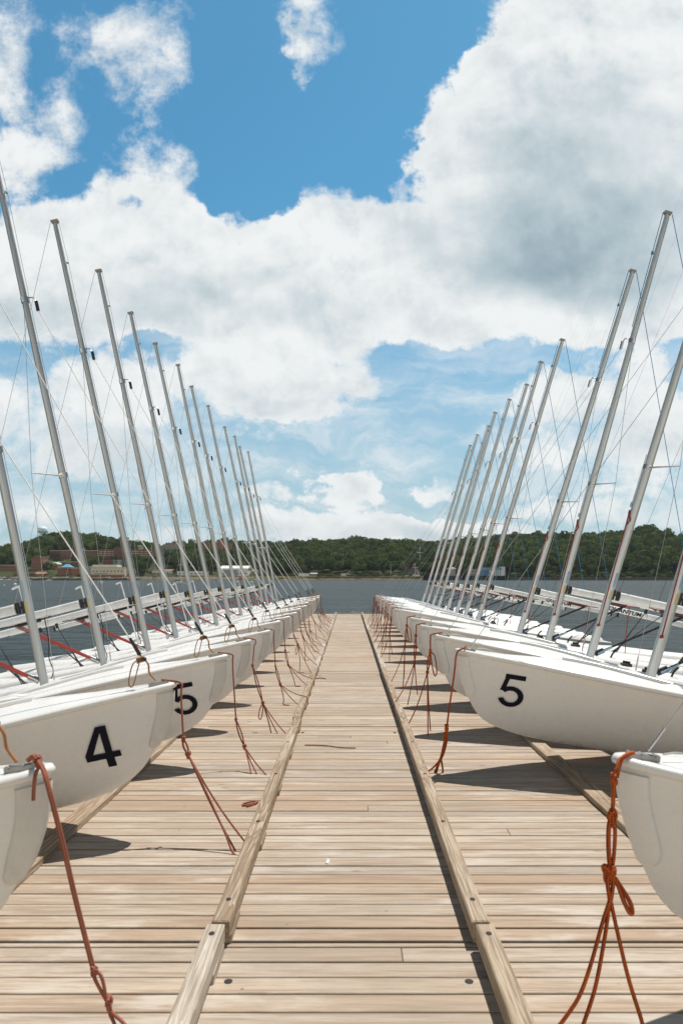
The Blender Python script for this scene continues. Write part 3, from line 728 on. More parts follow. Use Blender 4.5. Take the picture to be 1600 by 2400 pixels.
PITCH = {-1: 8.5, 1: 7.0}; BOWX = {-1: -1.112, 1: .965}; BOWZ = {-1: .98, 1: 1.045}
def place(o, side, y, dp=0, dx=0, yaw=0, dz=0):
    p = R(PITCH[side]+dp)
    o.rotation_euler = (R(rnd.uniform(-.6, .6)), -p, (math.pi if side > 0 else 0)+R(yaw))
    # put the stem head where it stands
    lx, lz = A0, .66
    wx = (lx*math.cos(p)-lz*math.sin(p)); wz = lx*math.sin(p)+lz*math.cos(p)
    o.location = (BOWX[side]+dx-(wx if side < 0 else -wx), y, BOWZ[side]+dz-wz)
def decal(root, polys, ca, cz, size, ny, name='hull_number'):
    """polygons in digit space (0..1 high) laid on the hull's side"""
    b = MB()
    for li, poly in enumerate(polys):
        vs = []
        for (u, v) in poly:
            a = ca + (u if ny < 0 else u)*size*(-1 if ny < 0 else 1)
            z = cz+(v-.5)*size
            yv = hull_y(a, z)+.0035+li*.0004
            vs.append((A0-a, ny*yv, z))
        b.add(vs, [tuple(range(len(vs)))])
    return b.build(name, M['ink'], root)
def split(q, n=6):      # a quad cut into strips so that it follows the hull
    (a, b, c, d) = [Vector((*p, 0)) for p in q]; out = []
    for i in range(n):
        t0, t1 = i/n, (i+1)/n
        out.append([tuple((a.lerp(d, t0))[:2]), tuple((b.lerp(c, t0))[:2]), tuple((b.lerp(c, t1))[:2]), tuple((a.lerp(d, t1))[:2])])
    return out
def flat(polys): return [p for q in polys for p in split(q)]
def digit5():
    q = [[(-.24, .86), (.30, .86), (.30, 1.0), (-.22, 1.0)], [(-.335, .50), (-.195, .50), (-.115, .86), (-.255, .86)]]
    q = [[(-.25, .855), (.305, .855), (.305, 1.0), (-.25, 1.0)], [(-.34, .47), (-.20, .50), (-.125, .855), (-.25, .855)]]
    arc = []; cx, cy = -.015, .315
    for k in range(15):
        t0, t1 = R(146-k*20.6), R(146-(k+1)*20.6)
        if k > 14: break
        o = lambda t, r: (cx+math.cos(t)*(.355 if r else .205), cy+math.sin(t)*(.325 if r else .19))
        arc.append([o(t0, 0), o(t1, 0), o(t1, 1), o(t0, 1)])
    return flat(q)+arc
def digit4():
    return flat([[(.02, 0), (.19, 0), (.19, .215), (.02, .215)], [(-.36, .215), (.34, .215), (.34, .36), (-.36, .36)],
                 [(-.36, .36), (-.20, .36), (.115, 1.0), (-.015, 1.0)], [(.02, .36), (.19, .36), (.19, 1.0), (.115, 1.0)]][:3]) + flat([[(.045, .36), (.19, .36), (.19, 1.0), (.045, 1.0)]])

LEFT_Y = [2.5, 4.5, 6.15, 7.65, 9.25, 10.8, 12.4, 14.1, 15.7, 17.25, 19.3, 21.9, 23.5, 25.05, 26.6]
RIGHT_Y = [2.45, 6.0, 7.52, 9.1, 10.7, 13.9, 15.45, 17.0, 18.5, 20.1, 21.6, 23.2, 24.75]
SIDE = -1; protoL = make_boat(-1)
SIDE = 1; protoR = make_boat(1)
def nth(k): return ordn[k-1] if k > 1 else 'first'
boats = {-1: [], 1: []}
for side, ys, proto, nm in ((-1, LEFT_Y, protoL, 'left'), (1, RIGHT_Y, protoR, 'right')):
    src = [copy_tree(proto) for _ in ys[1:]]
    for i, y in enumerate(ys):
        o = proto if i == 0 else src[i-1]
        j = 0 if i < 3 else 1
        if side > 0 and i == 0: place(o, side, 2.63, 0, .08, 0, -.058)
        elif side < 0 and i == 1: place(o, side, y, 0, -.055)
        elif side < 0 and i == 3: place(o, side, y, .35)
        elif side > 0 and i == 3: place(o, side, y, -1.0)
        else: place(o, side, y, rnd.uniform(-.7, .7)*j, rnd.uniform(-.035, .035)*j, rnd.uniform(-1, 1)*j, rnd.uniform(-.015, .015)*j)
        boats[side].append(o)
        if side < 0:
            lab = ('nearest white dinghy of the left row, cut off by the photo edge, bow fender stained' if i == 0 else
                   'white dinghy with a navy number 4 on its bow, in the left row' if i == 1 else
                   'white dinghy with a navy number 5 half hidden behind the boat numbered 4' if i == 2 else
                   f'white dinghy with grey mast, {nth(i-2)} beyond the half hidden number 5, left row')
        else:
            lab = ('nearest white dinghy of the right row, cut off by the photo edge, bright orange rope' if i == 0 else
                   'white dinghy with a black number 5 in full view, in the right row' if i == 1 else
                   f'white dinghy with blue halyard, {nth(i-1)} beyond the fully seen number 5, right row')
        tag(o, lab, 'sailboat', 'dinghies parked in two rows on the dock')
SIDE = -1
decal(boats[-1][1], digit4(), .455, .345, .285, -1)
decal(boats[-1][2], digit5(), .385, .345, .285, -1)
SIDE = 1
decal(boats[1][1], [[(u, v) for (u, v) in p] for p in digit5()], .465, .385, .285, 1)
bpy.context.view_layer.update()

# ------------------------------------------------------------------ ropes at the bows
def knot(c, r, rr, n, axis=(0, 0, 1)):
    b = MB(); pts = []; ph = c[0]*37+c[1]*11; k = r/2.3
    for i in range(49):                                # an overhand knot pulled long
        t = 2*math.pi*i/48
        x, y, z = math.sin(t)+2*math.sin(2*t), math.cos(t)-2*math.cos(2*t), -math.sin(3*t)
        ca, sa = math.cos(ph), math.sin(ph)
        pts.append(Vector((c[0]+(x*ca-z*sa*.9)*k, c[1]+(x*sa+z*ca*.9)*k, c[2]+y*k*(1.0+.22*n))))
    b.tube(pts, rr, 7); return b
def sag(p, q, drop, n=5, side=0):
    p, q = Vector(p), Vector(q); out = []
    for i in range(1, n):
        t = i/n; out.append(p.lerp(q, t)+Vector((side*math.sin(math.pi*t), 0, -drop*math.sin(math.pi*t))))
    return out
def rope_thing(tubes, knots, m, label, grp='ropes hanging from the bows', cat='rope', name='mooring_rope'):
    b = MB()
    for pts, r in tubes: b.tube(spline(pts, 7), r, 8)
    o = b.build(name, m); tag(o, label, cat, grp)
    for k in knots: k.build('knot', m, o)
    return o
for i, o in enumerate(boats[-1]):
    mw = o.matrix_world; B = mw @ Vector((A0-.06, 0, .70)); tip = mw @ Vector((A0+.05, 0, .66)); y = tip.y
    r = .0072
    if i == 0:
        pl = [at(80, 1772, 2.50), at(92, 1786, 2.42), at(104, 1808, 2.38), at(113, 1840, 2.36), at(134, 1921, 2.36), at(153, 2000, 2.37), at(176, 2100, 2.38), at(205, 2215, 2.38), at(219, 2270, 2.38)]
        tubes = [([B]+pl, .009), ([at(96, 1790, 2.41), at(84, 1815, 2.40), at(80, 1850, 2.40), at(79, 1876, 2.40)], .0068),
                 ([at(219, 2270, 2.38), at(236, 2285, 2.37), at(244, 2310, 2.37), at(250, 2345, 2.37), at(262, 2372, 2.37), at(290, 2398, 2.36), at(330, 2450, 2.35)], .0062),
                 ([at(219, 2270, 2.38), at(222, 2292, 2.37), at(236, 2320, 2.37), at(252, 2350, 2.37), at(258, 2376, 2.37), at(270, 2405, 2.36), at(275, 2450, 2.35)], .0062)]
        kn = [knot(at(221, 2276, 2.37), .008, .007, 2), knot(at(256, 2350, 2.365), .011, .0075, 4), knot(at(88, 1782, 2.43), .010, .0075, 2)]
        lab = 'faded red rope hanging knotted from the nearest bow of the left row'
    else:
        rx = -.615; v = rnd.uniform
        k1 = Vector((tip.x+.03+v(-.01, .03), y-.03-v(0, .05), v(.50, .66))); 
        k2 = Vector((k1.x+v(.03, .10), k1.y-v(.02, .10), k1.z-v(.12, .26)))
        e1 = Vector((rx+.05, y-v(.15, .40), .125)); e2 = Vector((rx-.05, y-v(.10, .35), .012)); e3 = Vector((k2.x+v(.0, .16), k2.y-v(.05, .15), .012))
        edge = Vector((tip.x+.012, y-.008, tip.z+.005))
        if i == 1:
            k1 = at(430, 1732, 4.42); k2 = at(441, 1768, 4.40); e1 = at(578, 1978, 4.2); e2 = at(552, 1995, 4.2); e3 = at(548, 2001, 4.15)
        if i == 2:
            k1 = at(553, 1686, 6.05); k2 = at(573, 1750, 6.0); e1 = at(648, 1837, 5.75); e2 = at(616, 1838, 5.78); e3 = at(590, 1845, 5.75)
        if i == 3:
            k1 = at(592, 1560, 7.55); k2 = at(616, 1648, 7.5); e1 = at(684, 1733, 7.35); e2 = at(660, 1735, 7.35); e3 = at(640, 1748, 7.35)
        tubes = [([B, edge, edge+Vector((.008, -.01, -.05))]+sag(edge, k1, .0, 4)+[k1], r), ([k1]+sag(k1, k2, .0, 3, .012)+[k2], r*.9), ([k1]+sag(k1, k2, .0, 3, -.015)+[k2], r*.9),
                 ([k2]+sag(k2, e1, .03)+[e1, e1+Vector((.025, -.01, -.035)), e1+Vector((.03, -.03, -.11))], r*.85),
                 ([k2]+sag(k2, e2, .02)+[e2], r*.85), ([k2]+sag(k2, e3, .03, 5, .02)+[e3, e3+Vector((.08, -.03, -.003))], r*.85)]
        if i % 3 == 0: tubes.append(([k2, k2+Vector((-.03, -.01, -.06)), k2+Vector((-.045, -.01, -.15)), k2+Vector((-.02, -.015, -.17)), k2+Vector((0, -.01, -.08)), k2], r*.8))
        kn = [knot(k1, .009, .0075, 3), knot(k2, .011, .008, 3)]
        lab = ('faded red rope hanging in long strands from the bow numbered 4 to the kerb timber' if i == 1 else
               'faded red rope splayed into three strands from the half hidden number 5 bow' if i == 2 else
               f'faded red rope on the {nth(i-2)} bow beyond the half hidden number 5, left row')
    rope_thing(tubes, kn, M['rope_faded'], lab)
for i, o in enumerate(boats[1]):
    mw = o.matrix_world; B = mw @ Vector((A0-.06, 0, .705)); tip = mw @ Vector((A0+.045, 0, .66)); y = tip.y; v = rnd.uniform; r = .0078
    edge = tip+Vector((-.012, -.015, .01))
    if i == 0:
        d = 2.68
        P = lambda x, y_, dd=None: at(1000+x/2.613, 1700+y_/2.613, dd or 2.54-.16*max(y_-330, 0)/1500)
        tubes = [([P(1262, 166, 2.60), P(1225, 180, 2.58), P(1180, 215, 2.56), P(1162, 270), P(1145, 330)], .0082), ([P(1190, 205, 2.56), P(1172, 260, 2.55), P(1160, 320)], .008),
                 ([P(1142, 330), P(1140, 420), P(1134, 540)], .008), ([P(1128, 560), P(1112, 620), P(1110, 750), P(1120, 890)], .0088), ([P(1140, 560), P(1150, 640), P(1146, 760), P(1132, 890)], .0074),
                 ([P(1112, 880), P(1104, 960), P(1118, 1070)], .0082), ([P(1135, 890), P(1138, 970), P(1124, 1070)], .0082),
                 ([P(1118, 1070), P(1070, 1220), P(1000, 1470), P(935, 1650), P(860, 1770), P(800, 1850), P(760, 1910)], .0074),
                 ([P(1118, 1070), P(1090, 1280), P(1030, 1600), P(955, 1835), P(930, 1910)], .0074),
                 ([P(1122, 1070), P(1170, 1290), P(1235, 1560), P(1310, 1800), P(1330, 1900)], .0074),
                 ([P(1112, 900), P(1160, 960), P(1205, 1080), P(1240, 1148), P(1255, 1140), P(1235, 1070), P(1150, 935)], .0082)]
        kn = [knot(P(1144, 325), .010, .0085, 3), knot(P(1132, 560), .013, .0095, 4), knot(P(1112, 905), .016, .010, 3)]
        lab = 'bright orange rope with a big bow knot hanging from the nearest right bow'
    elif i == 1:
        d = 5.9; q = lambda x, y_, dd=d: at(1000+x/2.613, 1450+y_/2.613, dd)
        tubes = [([B, q(225, 182), q(195, 195), q(178, 230), q(165, 350), q(140, 520), q(122, 660)], .0080),
                 ([q(120, 660), q(112, 720), q(98, 790), q(80, 860), q(40, 910), q(-8, 945, 5.85)], .0085),
                 ([q(122, 660), q(122, 740), q(100, 830), q(60, 910), q(50, 945), q(75, 960), q(97, 940), q(90, 880), q(85, 860)], .0085),
                 ([q(118, 700), q(100, 800), q(70, 900), q(45, 985, 5.85)], .008)]
        kn = [knot(q(120, 665), .013, .011, 3), knot(q(110, 715), .013, .010, 3)]
        lab = 'dark orange rope hanging in a loop from the bow with the full number 5'
    else:
        k1 = Vector((edge.x-.02, y-.05, tip.z-v(.10, .22)))
        k2 = Vector((k1.x-v(.0, .05), k1.y-v(.0, .05), k1.z-v(.15, .35)))
        e = [Vector((.64-v(-.02, .05), y-v(.1, .5), .12)), Vector((.70+v(0, .15), y-v(.1, .4), .012)), Vector((.80+v(0, .12), y-v(.05, .2), .012+v(0, .15)))]
        tubes = [([B, edge, edge+Vector((-.012, -.01, -.04)), k1], r), ([k1]+sag(k1, k2, 0, 3, .012)+[k2], r*.9), ([k1]+sag(k1, k2, 0, 3, -.012)+[k2], r*.9)]
        for q in e: tubes.append(([k2]+sag(k2, q, .05, 5)+[q]+([q+Vector((-.04, -.03, -.08))] if q.z > .1 and q.x < .69 else []), r*.8))
        if i % 2 == 0: tubes.append(([k1, k1+Vector((.05, -.01, -.05)), k1+Vector((.07, -.015, -.22)), k1+Vector((.045, -.02, -.26)), k1+Vector((.02, -.015, -.15)), k1], r*.85))
        kn = [knot(k1, .012, .009, 3), knot(k2, .010, .008, 2)]
        lab = f'orange rope at the bow of the {nth(i-1)} dinghy beyond the number 5, right row'
    rope_thing(tubes, kn, M['rope_orange'], lab)
def onfloor(x, y, z=.008): return at(x, y, (CAM_H-z)*F/(y-HZ))
rope_thing([([onfloor(714, 1746), onfloor(760, 1747), onfloor(800, 1752), onfloor(833, 1753)], .0055)], [], M['rope_faded'], 'short red rope end lying alone across the walkway boards', 'loose rope pieces', 'rope', 'loose_rope')
rope_thing([([onfloor(739, 1590), onfloor(752, 1589), onfloor(763, 1591)], .007)], [], M['rope_faded'], 'tiny red rope scrap beside the left kerb timber, farther down the walkway', 'loose rope pieces', 'rope', 'loose_rope')
rope_thing([([onfloor(606, 1878), onfloor(588, 1879), onfloor(570, 1884), onfloor(572, 1888), onfloor(588, 1884), onfloor(604, 1879), onfloor(592, 1886), onfloor(578, 1890)], .0065)], [], M['rope_faded'], 'small red rope coil lying against the left kerb timber', 'loose rope pieces', 'rope', 'loose_rope')
pc = MB(); c = onfloor(768, 2019, .003); pc.add([c+Vector((-.012, -.03, .004)), c+Vector((.006, -.032, .001)), c+Vector((.012, .02, .001)), c+Vector((-.008, .03, .012)), c+Vector((0, 0, .02))], [(0, 1, 4), (1, 2, 4), (2, 3, 4), (3, 0, 4), (3, 2, 1, 0)])
tag(pc.build('paper_scrap', M['litter']), 'tiny white paper scrap on the middle of the walkway', 'litter')
cl = MB(); cl.tube([(-.22, 31.75, .10), (-.1, 31.75, .085), (.1, 31.75, .085), (.22, 31.75, .10)], .02, 8); cl.box(-.09, -.05, 31.72, 31.78, .002, .08); cl.box(.05, .09, 31.72, 31.78, .002, .08)
tag(cl.build('dock_cleat', M['steel'], None, (.35, 0, 0)), 'metal mooring cleat at the far end of the walkway', 'cleat')

# ------------------------------------------------------------------ far shore
SHORE = 700.0
RX = [-400, 0, 60, 104, 158, 235, 310, 380, 440, 560, 640, 717, 800, 868, 950, 1000, 1107, 1170, 1204, 1260, 1360, 1420, 1480, 1515, 1560, 1600, 2000]
RY = [1262, 1265, 1262, 1256, 1254, 1263, 1271, 1278, 1277, 1275, 1277, 1268, 1272, 1269, 1272, 1271, 1267, 1262, 1258, 1255, 1253, 1253, 1250, 1238, 1236, 1235, 1238]
def hill(x, y):
    px = VPX+F*x/max(y, 1); ry = np.interp(px, RX, RY)
    top = CAM_H+(HZ-ry)*1000/F-11
    t = (y-SHORE-8)/300
    if t <= 0: return .9
    k = min(t, 1); k = k*(1.55-.55*k)
    return 1.2+(top-1.2)*k - max(0, t-1)*10 + 2.0*math.sin(x*.031+y*.02)*min(k*2, 1)
P = []
for y in [SHORE, SHORE+8]+list(range(720, 1120, 20)): P.append([(x, y, hill(x, y)) for x in range(-560, 561, 20)])
hm = MB(); hm.grid(P, True, True); tag(hm.build('hills', M['earth']), kind='structure')
sh = MB(); xs = list(range(-520, 521, 4))
P = [[(x, SHORE-3+rnd.uniform(-.9, .9), WATER_Z-.4) for x in xs], [(x, SHORE-1.2+rnd.uniform(-.7, .7), .25+rnd.uniform(-.4, .5)) for x in xs], [(x, SHORE+.6, 1.25+rnd.uniform(-.4, .5)) for x in xs], [(x, SHORE+8, 1.6+rnd.uniform(-.2, .3)) for x in xs], [(x, SHORE+24, 2.6+hill(x, SHORE+24)*.3) for x in xs]]
sh.grid(P, False, True); tag(sh.build('shore', M['shore']), kind='structure')
gs_ = MB(); xs2 = list(range(-100, 140, 5))
gs_.grid([[(x, SHORE+1.5, 1.45+rnd.uniform(-.2, .6)) for x in xs2], [(x, SHORE+4, 3.0+rnd.uniform(-.4, .5)) for x in xs2], [(x, SHORE+14, 3.9) for x in xs2]], True, True)
tag(gs_.build('shore_grass', M['grass']), kind='stuff')

# crowns of the far wood: a dark core inside a ragged shell of leaf clumps
bmx = bmesh.new(); bmesh.ops.create_icosphere(bmx, subdivisions=1, radius=1)
IV = np.array([v.co[:] for v in bmx.verts]); IF = [tuple(v.index for v in f.verts) for f in bmx.faces]; bmx.free()
def crown_variant(rs, nleaf=130):
    lobes = rs.normal(size=(9, 3)); lobes[:, 2] = np.abs(lobes[:, 2])*.8; lobes /= np.linalg.norm(lobes, axis=1)[:, None]
    V = [v*.62 for v in IV]; T = list(IF)
    for _ in range(nleaf):
        p = rs.normal(size=3); p[2] = abs(p[2])-.35; p /= np.linalg.norm(p)
        k = max(0, ((lobes @ p).max()-.80)/.20); r = rs.uniform(.62, .80)+.30*k**.7
        q = p*r; u = np.cross(p, rs.normal(size=3)); u /= np.linalg.norm(u); w_ = np.cross(p, u)
        u = u+p*rs.uniform(-.55, .55); w_ = w_+p*rs.uniform(-.75, .15)
        s_ = rs.uniform(.12, .24); o = len(V)
        V += [q+u*s_, q+w_*s_*.9, q-u*s_, q-w_*s_*1.1]; T += [(o, o+1, o+2), (o, o+2, o+3)]
    return np.array(V), np.array(T)
CV = [crown_variant(nrs) for _ in range(12)]
def mass(name, trees, m):
    Vs, Fs, o = [], [], 0; tint = []
    for i, (x, y, z, r, h) in enumerate(trees):
        q, T = CV[i % 12]; a = nrs.uniform(0, 6.28); c, s = math.cos(a), math.sin(a); P = np.empty_like(q)
        P[:, 0] = x+(q[:, 0]*c-q[:, 1]*s)*r; P[:, 1] = y+(q[:, 0]*s+q[:, 1]*c)*r; P[:, 2] = z+q[:, 2]*h
        Vs.append(P); Fs.append(T+o); o += len(q); tint.append(np.full(len(q), nrs.rand()))
    V = np.concatenate(Vs); Fc = np.concatenate(Fs)
    me = bpy.data.meshes.new(name); me.vertices.add(len(V)); me.vertices.foreach_set('co', V.ravel())
    me.loops.add(Fc.size); me.loops.foreach_set('vertex_index', Fc.ravel().astype(np.int32))
    me.polygons.add(len(Fc)); me.polygons.foreach_set('loop_start', np.arange(0, Fc.size, 3, dtype=np.int32)); me.polygons.foreach_set('loop_total', np.full(len(Fc), 3, np.int32))
    me.update(); at_ = me.attributes.new('species', 'FLOAT', 'POINT'); at_.data.foreach_set('value', np.concatenate(tint).astype(np.float32))
    me.materials.append(m); o = bpy.data.objects.new(name, me); COL.objects.link(o); return o
def tree(x, yb, d, h, r, label, seed):
    rs = np.random.RandomState(seed); b0 = at(x, yb, d)
    root = empty('tree', b0); tag(root, label, 'tree', 'trees among the far buildings')
    t = MB(); t.tube([(0, 0, -2), (0.1, 0, h*.3), (-.1, .1, h*.7)], .35, 6, taper=(1, .4))
    for k in range(4):
        a = k*1.6+rs.rand(); t.tube([(0, 0, h*.3), (math.cos(a)*r*.5, math.sin(a)*r*.5, h*.6)], .14, 5, taper=(1, .4))
    t.build('trunk', M['trunk'], root)
    c = MB()
    for k in range(340):
        p = rs.normal(size=3); p /= np.linalg.norm(p); p *= rs.uniform(.55, 1.0)*(1+.18*math.sin(5*p[0]+seed)+.15*math.sin(7*p[1]))
        q = np.array([p[0]*r, p[1]*r, h*.62+p[2]*h*.38]); s = rs.uniform(.45, .95)
        u = rs.normal(size=3); u /= np.linalg.norm(u); w_ = np.cross(u, rs.normal(size=3)); w_ /= np.linalg.norm(w_)
        c.add([q+u*s, q+w_*s, q-u*s*.8+w_*.1, q-w_*s*.9], [(0, 1, 2, 3)])
    c.build('crown', M['forest'], root); return root

def windows(root, x0, x1, z0, z1, rows, cols, m, fw=.6, fh=.5, yoff=-.12):
    proto = None; W_ = (x1-x0)/cols; H_ = (z1-z0)/rows
    for r_ in range(rows):
        for c_ in range(cols):
            if proto is None:
                b = MB(); b.box(-W_*fw/2, W_*fw/2, 0, .3, -H_*fh/2, H_*fh/2); proto = o = b.build('window', m, root)
            else:
                o = proto.copy(); COL.objects.link(o); o.parent = root
            o.location = (x0+W_*(c_+.5), yoff, z0+H_*(r_+.5))
BLD = []
def building(name, label, px0, px1, pyt, pyb, d, wall, depth=14, roof=None, roofm=None, wins=None, cat='building', winm='glass', ext=6):
    p0, p1 = at(px0, pyt, d), at(px1, pyb, d); cx = (p0.x+p1.x)/2; w_ = p1.x-p0.x; h = p0.z-p1.z
    root = empty(name, (cx, d, p1.z)); tag(root, label, cat)
    b = MB(); b.box(-w_/2, w_/2, 0, depth, -ext, h); b.build('wall', wall, root)
    rm = roofm or M['roof_pale']
    if roof == 'hip':
        q = MB(); e = .6; hh = h*.35; q.add([(-w_/2-e, -e, h+.02), (w_/2+e, -e, h+.02), (w_/2+e, depth+e, h+.02), (-w_/2-e, depth+e, h+.02), (-w_*.12, depth/2, h+hh), (w_*.12, depth/2, h+hh)], [(0, 1, 5, 4), (1, 2, 5), (2, 3, 4, 5), (3, 0, 4), (3, 2, 1, 0)]); q.build('roof', rm, root)
    elif roof == 'gable':
        q = MB(); e = .6; hh = h*.4; q.add([(-w_/2-e, -e, h+.02), (w_/2+e, -e, h+.02), (w_/2+e, depth+e, h+.02), (-w_/2-e, depth+e, h+.02), (-w_/2-e, depth/2, h+hh), (w_/2+e, depth/2, h+hh)], [(0, 1, 5, 4), (1, 2, 5), (2, 3, 4, 5), (3, 0, 4), (3, 2, 1, 0)]); q.build('roof', rm, root)
    elif roof == 'vault':
        q = MB(); Q = []
        for k in range(9):
            t = math.pi*k/8; Q.append([(-w_/2*math.cos(t)*1.03, yv, h+.02+w_*.16*math.sin(t)) for yv in (-.5, depth+.5)])
        q.grid(Q, True, False); q.add([r_[0] for r_ in Q], [tuple(range(9))]); q.build('roof', rm, root)
    else:
        q = MB(); q.box(-w_/2-.25, w_/2+.25, -.25, depth+.25, h+.01, h+.55); q.build('roof', rm, root)
    if wins:
        rows, cols, fw, fh, a, bz = wins
        windows(root, -w_/2*.94, w_/2*.94, h*a, h*bz, rows, cols, M[winm], fw, fh)
    root['w'] = w_; root['h'] = h; root['d'] = depth; BLD.append((px0, px1, pyt, pyb, d, depth))
    return root
def wing(root, part, fx0, fx1, fz0, fz1, y0, y1, m):
    w_, h = root['w'], root['h']; b = MB(); b.box(-w_/2+w_*fx0, -w_/2+w_*fx1, y0, y1, h*fz0, h*fz1); return b.build(part, m, root)
Z1 = lambda zx, zy: (zx/3.92, 1220+zy/3.92)
Z2 = lambda zx, zy: (350+zx/3.92, 1220+zy/3.92)
Z3 = lambda zx, zy: (700+zx/3.92, 1220+zy/3.92)
Z4 = lambda zx, zy: (1000+zx/3.92, 1220+zy/3.92)
def bz(Z, zx0, zx1, zy0, zy1): a, b = Z(zx0, zy0), Z(zx1, zy1); return a[0], b[0], a[1], b[1]
A_ = lambda Z, *k: bz(Z, *k)
# on the slope
r_ = building('brick_hospital', 'long dark red brick complex on the left slope, left of the banded brick block', *A_(Z1, 460, 880, 278, 345), 815, M['brick_dark'], 22, None, M['roof_pale'], (3, 14, .5, .35, .12, .95))
wing(r_, 'stair_tower', .55, .70, 0, 1.35, -3, 12, M['brick']); wing(r_, 'side_wing', .27, .50, -.3, .75, -5, -.01, M['brick'])
r_ = building('brick_block', 'dark brick block with pale window bands, right of the long brick complex', *A_(Z1, 895, 1415, 270, 335), 812, M['brick_dark'], 22, None, M['roof_brown'], (3, 13, .78, .34, .10, .92), winm='pane_pale')
wing(r_, 'stair_tower', .30, .45, 0, 1.3, -2, 12, M['brick_dark'])
r_ = building('hilltop_tower_block', 'big red brick block standing on the ridge above the moored white sailboat', *A_(Z2, 445, 740, 204, 285), 905, M['brick'], 26, None, M['brick_dark'], (4, 8, .55, .3, .15, .9))
wing(r_, 'stair_tower', .60, .85, 0, 1.33, -2, 14, M['brick_pale'])
r_ = building('hilltop_annex', 'low grey brown block on the ridge, left of the big red brick block', *A_(Z2, 130, 290, 222, 262), 900, M['grey_wall'], 20, None, M['roof_brown'], (2, 8, .6, .35, .1, .9))
wing(r_, 'penthouse', .25, .98, 1.02, 1.45, 3, 14, M['brick_pale'])
building('slope_house', 'tiny white house half hidden in the trees near the left ridge', *A_(Z1, 1268, 1305, 236, 254), 890, M['white_wall'], 8, 'gable', M['roof_brown'], (1, 3, .5, .4, .1, .8))
building('white_house', 'white flat roofed house on the slope between the two waterfront groups', *A_(Z1, 1400, 1482, 338, 392), 790, M['white_wall'], 12, None, None, (2, 4, .6, .35, .1, .9))
# behind the waterfront
building('brick_rowhouse', 'low brick waterfront building with a white roof at the far left', *A_(Z1, -40, 180, 412, 475), 745, M['brick'], 16, None, M['paint_white'], (2, 11, .5, .4, .1, .92))
r_ = building('brick_theatre', 'tall red brick theatre block beside the green roofed hall', *A_(Z1, 290, 385, 345, 480), 748, M['brick'], 16, None, M['brick_dark'], (3, 4, .4, .3, .1, .7))
wing(r_, 'stair_tower', .30, .75, 0, 1.1, 4, 14, M['brick_pale'])
building('green_roofed_hall', 'brick hall under a pale green copper roof on the left shore', *A_(Z1, 378, 530, 402, 478), 752, M['brick_pale'], 18, 'vault', M['roof_green'], (2, 7, .4, .4, .1, .9))
building('arcade_block', 'long low brick block with a row of small windows behind the blue pavilion', *A_(Z1, 535, 760, 382, 450), 765, M['brick_dark'], 14, None, M['roof_pale'], (2, 13, .4, .4, .3, .95))
r_ = building('glass_fronted_block', 'red brick building with a rounded glass front above the beige building', *A_(Z1, 940, 1195, 362, 428), 772, M['brick'], 16, None, M['brick_dark'], (2, 10, .5, .3, .1, .9))
gl = MB(); Q = []
for k in range(9):
    t = math.pi*k/8; Q.append([(.10*r_['w']-math.cos(t)*.22*r_['w'], -math.sin(t)*5-.02, zz*r_['h']) for zz in (0, .25, .26, .5, .51, .75, .76, 1.0)])
gl.grid(Q, False, True).build('glass_front', M['glass_green'], r_)
# on the waterfront
r_ = building('pavilion', 'brick pavilion with a bright blue hipped roof on the waterfront', *A_(Z1, 528, 640, 448, 528), 722, M['brick'], 12, None, M['brick_dark'], (2, 4, .4, .3, .15, .85))
cu2 = MB(); w_, h = r_['w'], r_['h']; cu2.box(-w_*.18, w_*.52, 1, 10, h+.6, h+2.2); cu2.build('lantern', M['brick_pale'], r_)
cu3 = MB(); cu3.add([(-w_*.24, .4, h+2.25), (w_*.58, .4, h+2.25), (w_*.58, 10.6, h+2.25), (-w_*.24, 10.6, h+2.25), (w_*.05, 5.5, h+5.6), (w_*.29, 5.5, h+5.6)], [(0, 1, 5, 4), (1, 2, 5), (2, 3, 4, 5), (3, 0, 4), (3, 2, 1, 0)]); cu3.build('hipped_roof', M['roof_blue'], r_)
building('brick_workshop', 'plain red brick workshop between the blue pavilion and the beige building', *A_(Z1, 641, 775, 440, 528), 724, M['brick_pale'], 14, None, M['roof_pale'], (1, 4, .4, .4, .25, .7))
building('brick_shed', 'small brick shed with a gabled roof low on the left shore', *A_(Z1, 330, 412, 490, 535), 718, M['brick_pale'], 9, 'gable', M['roof_brown'], (1, 3, .4, .5, .2, .8))
building('dark_shed', 'long dark low shed along the left shore beside the moored boat', *A_(Z1, 128, 330, 488, 530), 720, M['brick_dark'], 9, None, M['roof_brown'], (1, 8, .6, .4, .2, .8))
r_ = building('beige_building', 'wide beige waterfront building with a brick base and blue awning', *A_(Z1, 835, 1145, 432, 515), 716, M['beige'], 20, None, M['roof_pale'], (1, 9, .45, .5, .48, .72))
wing(r_, 'brick_base', -.005, 1.005, -.25, .20, -.4, .01, M['brick_pale']); wing(r_, 'awning', .10, .48, .30, .36, -2.2, -.02, M['roof_blue']); wing(r_, 'upper_storey', .02, .75, 1.08, 1.32, 3, 18, M['beige']); wing(r_, 'grey_annex', -.38, -.002, .3, 1.18, 4, 18, M['grey_wall'])
building('brown_roofed_cottage', 'low white cottage with a tan roof left of the moored white sailboat', *A_(Z2, 25, 205, 462, 500), 735, M['white_wall'], 12, 'gable', M['roof_brown'], (1, 8, .4, .5, .1, .9))
building('small_warehouse', 'small white flat warehouse right behind the moored white sailboat', *A_(Z2, 255, 525, 468, 508), 725, M['white_wall'], 14, None, None, (1, 7, .5, .4, .2, .8))
r_ = building('white_warehouse', 'large white warehouse with grey front behind the left row of masts', *A_(Z2, 655, 905, 440, 508), 722, M['white_wall'], 22, 'gable', M['paint_white'], (1, 7, .5, .4, .12, .5))
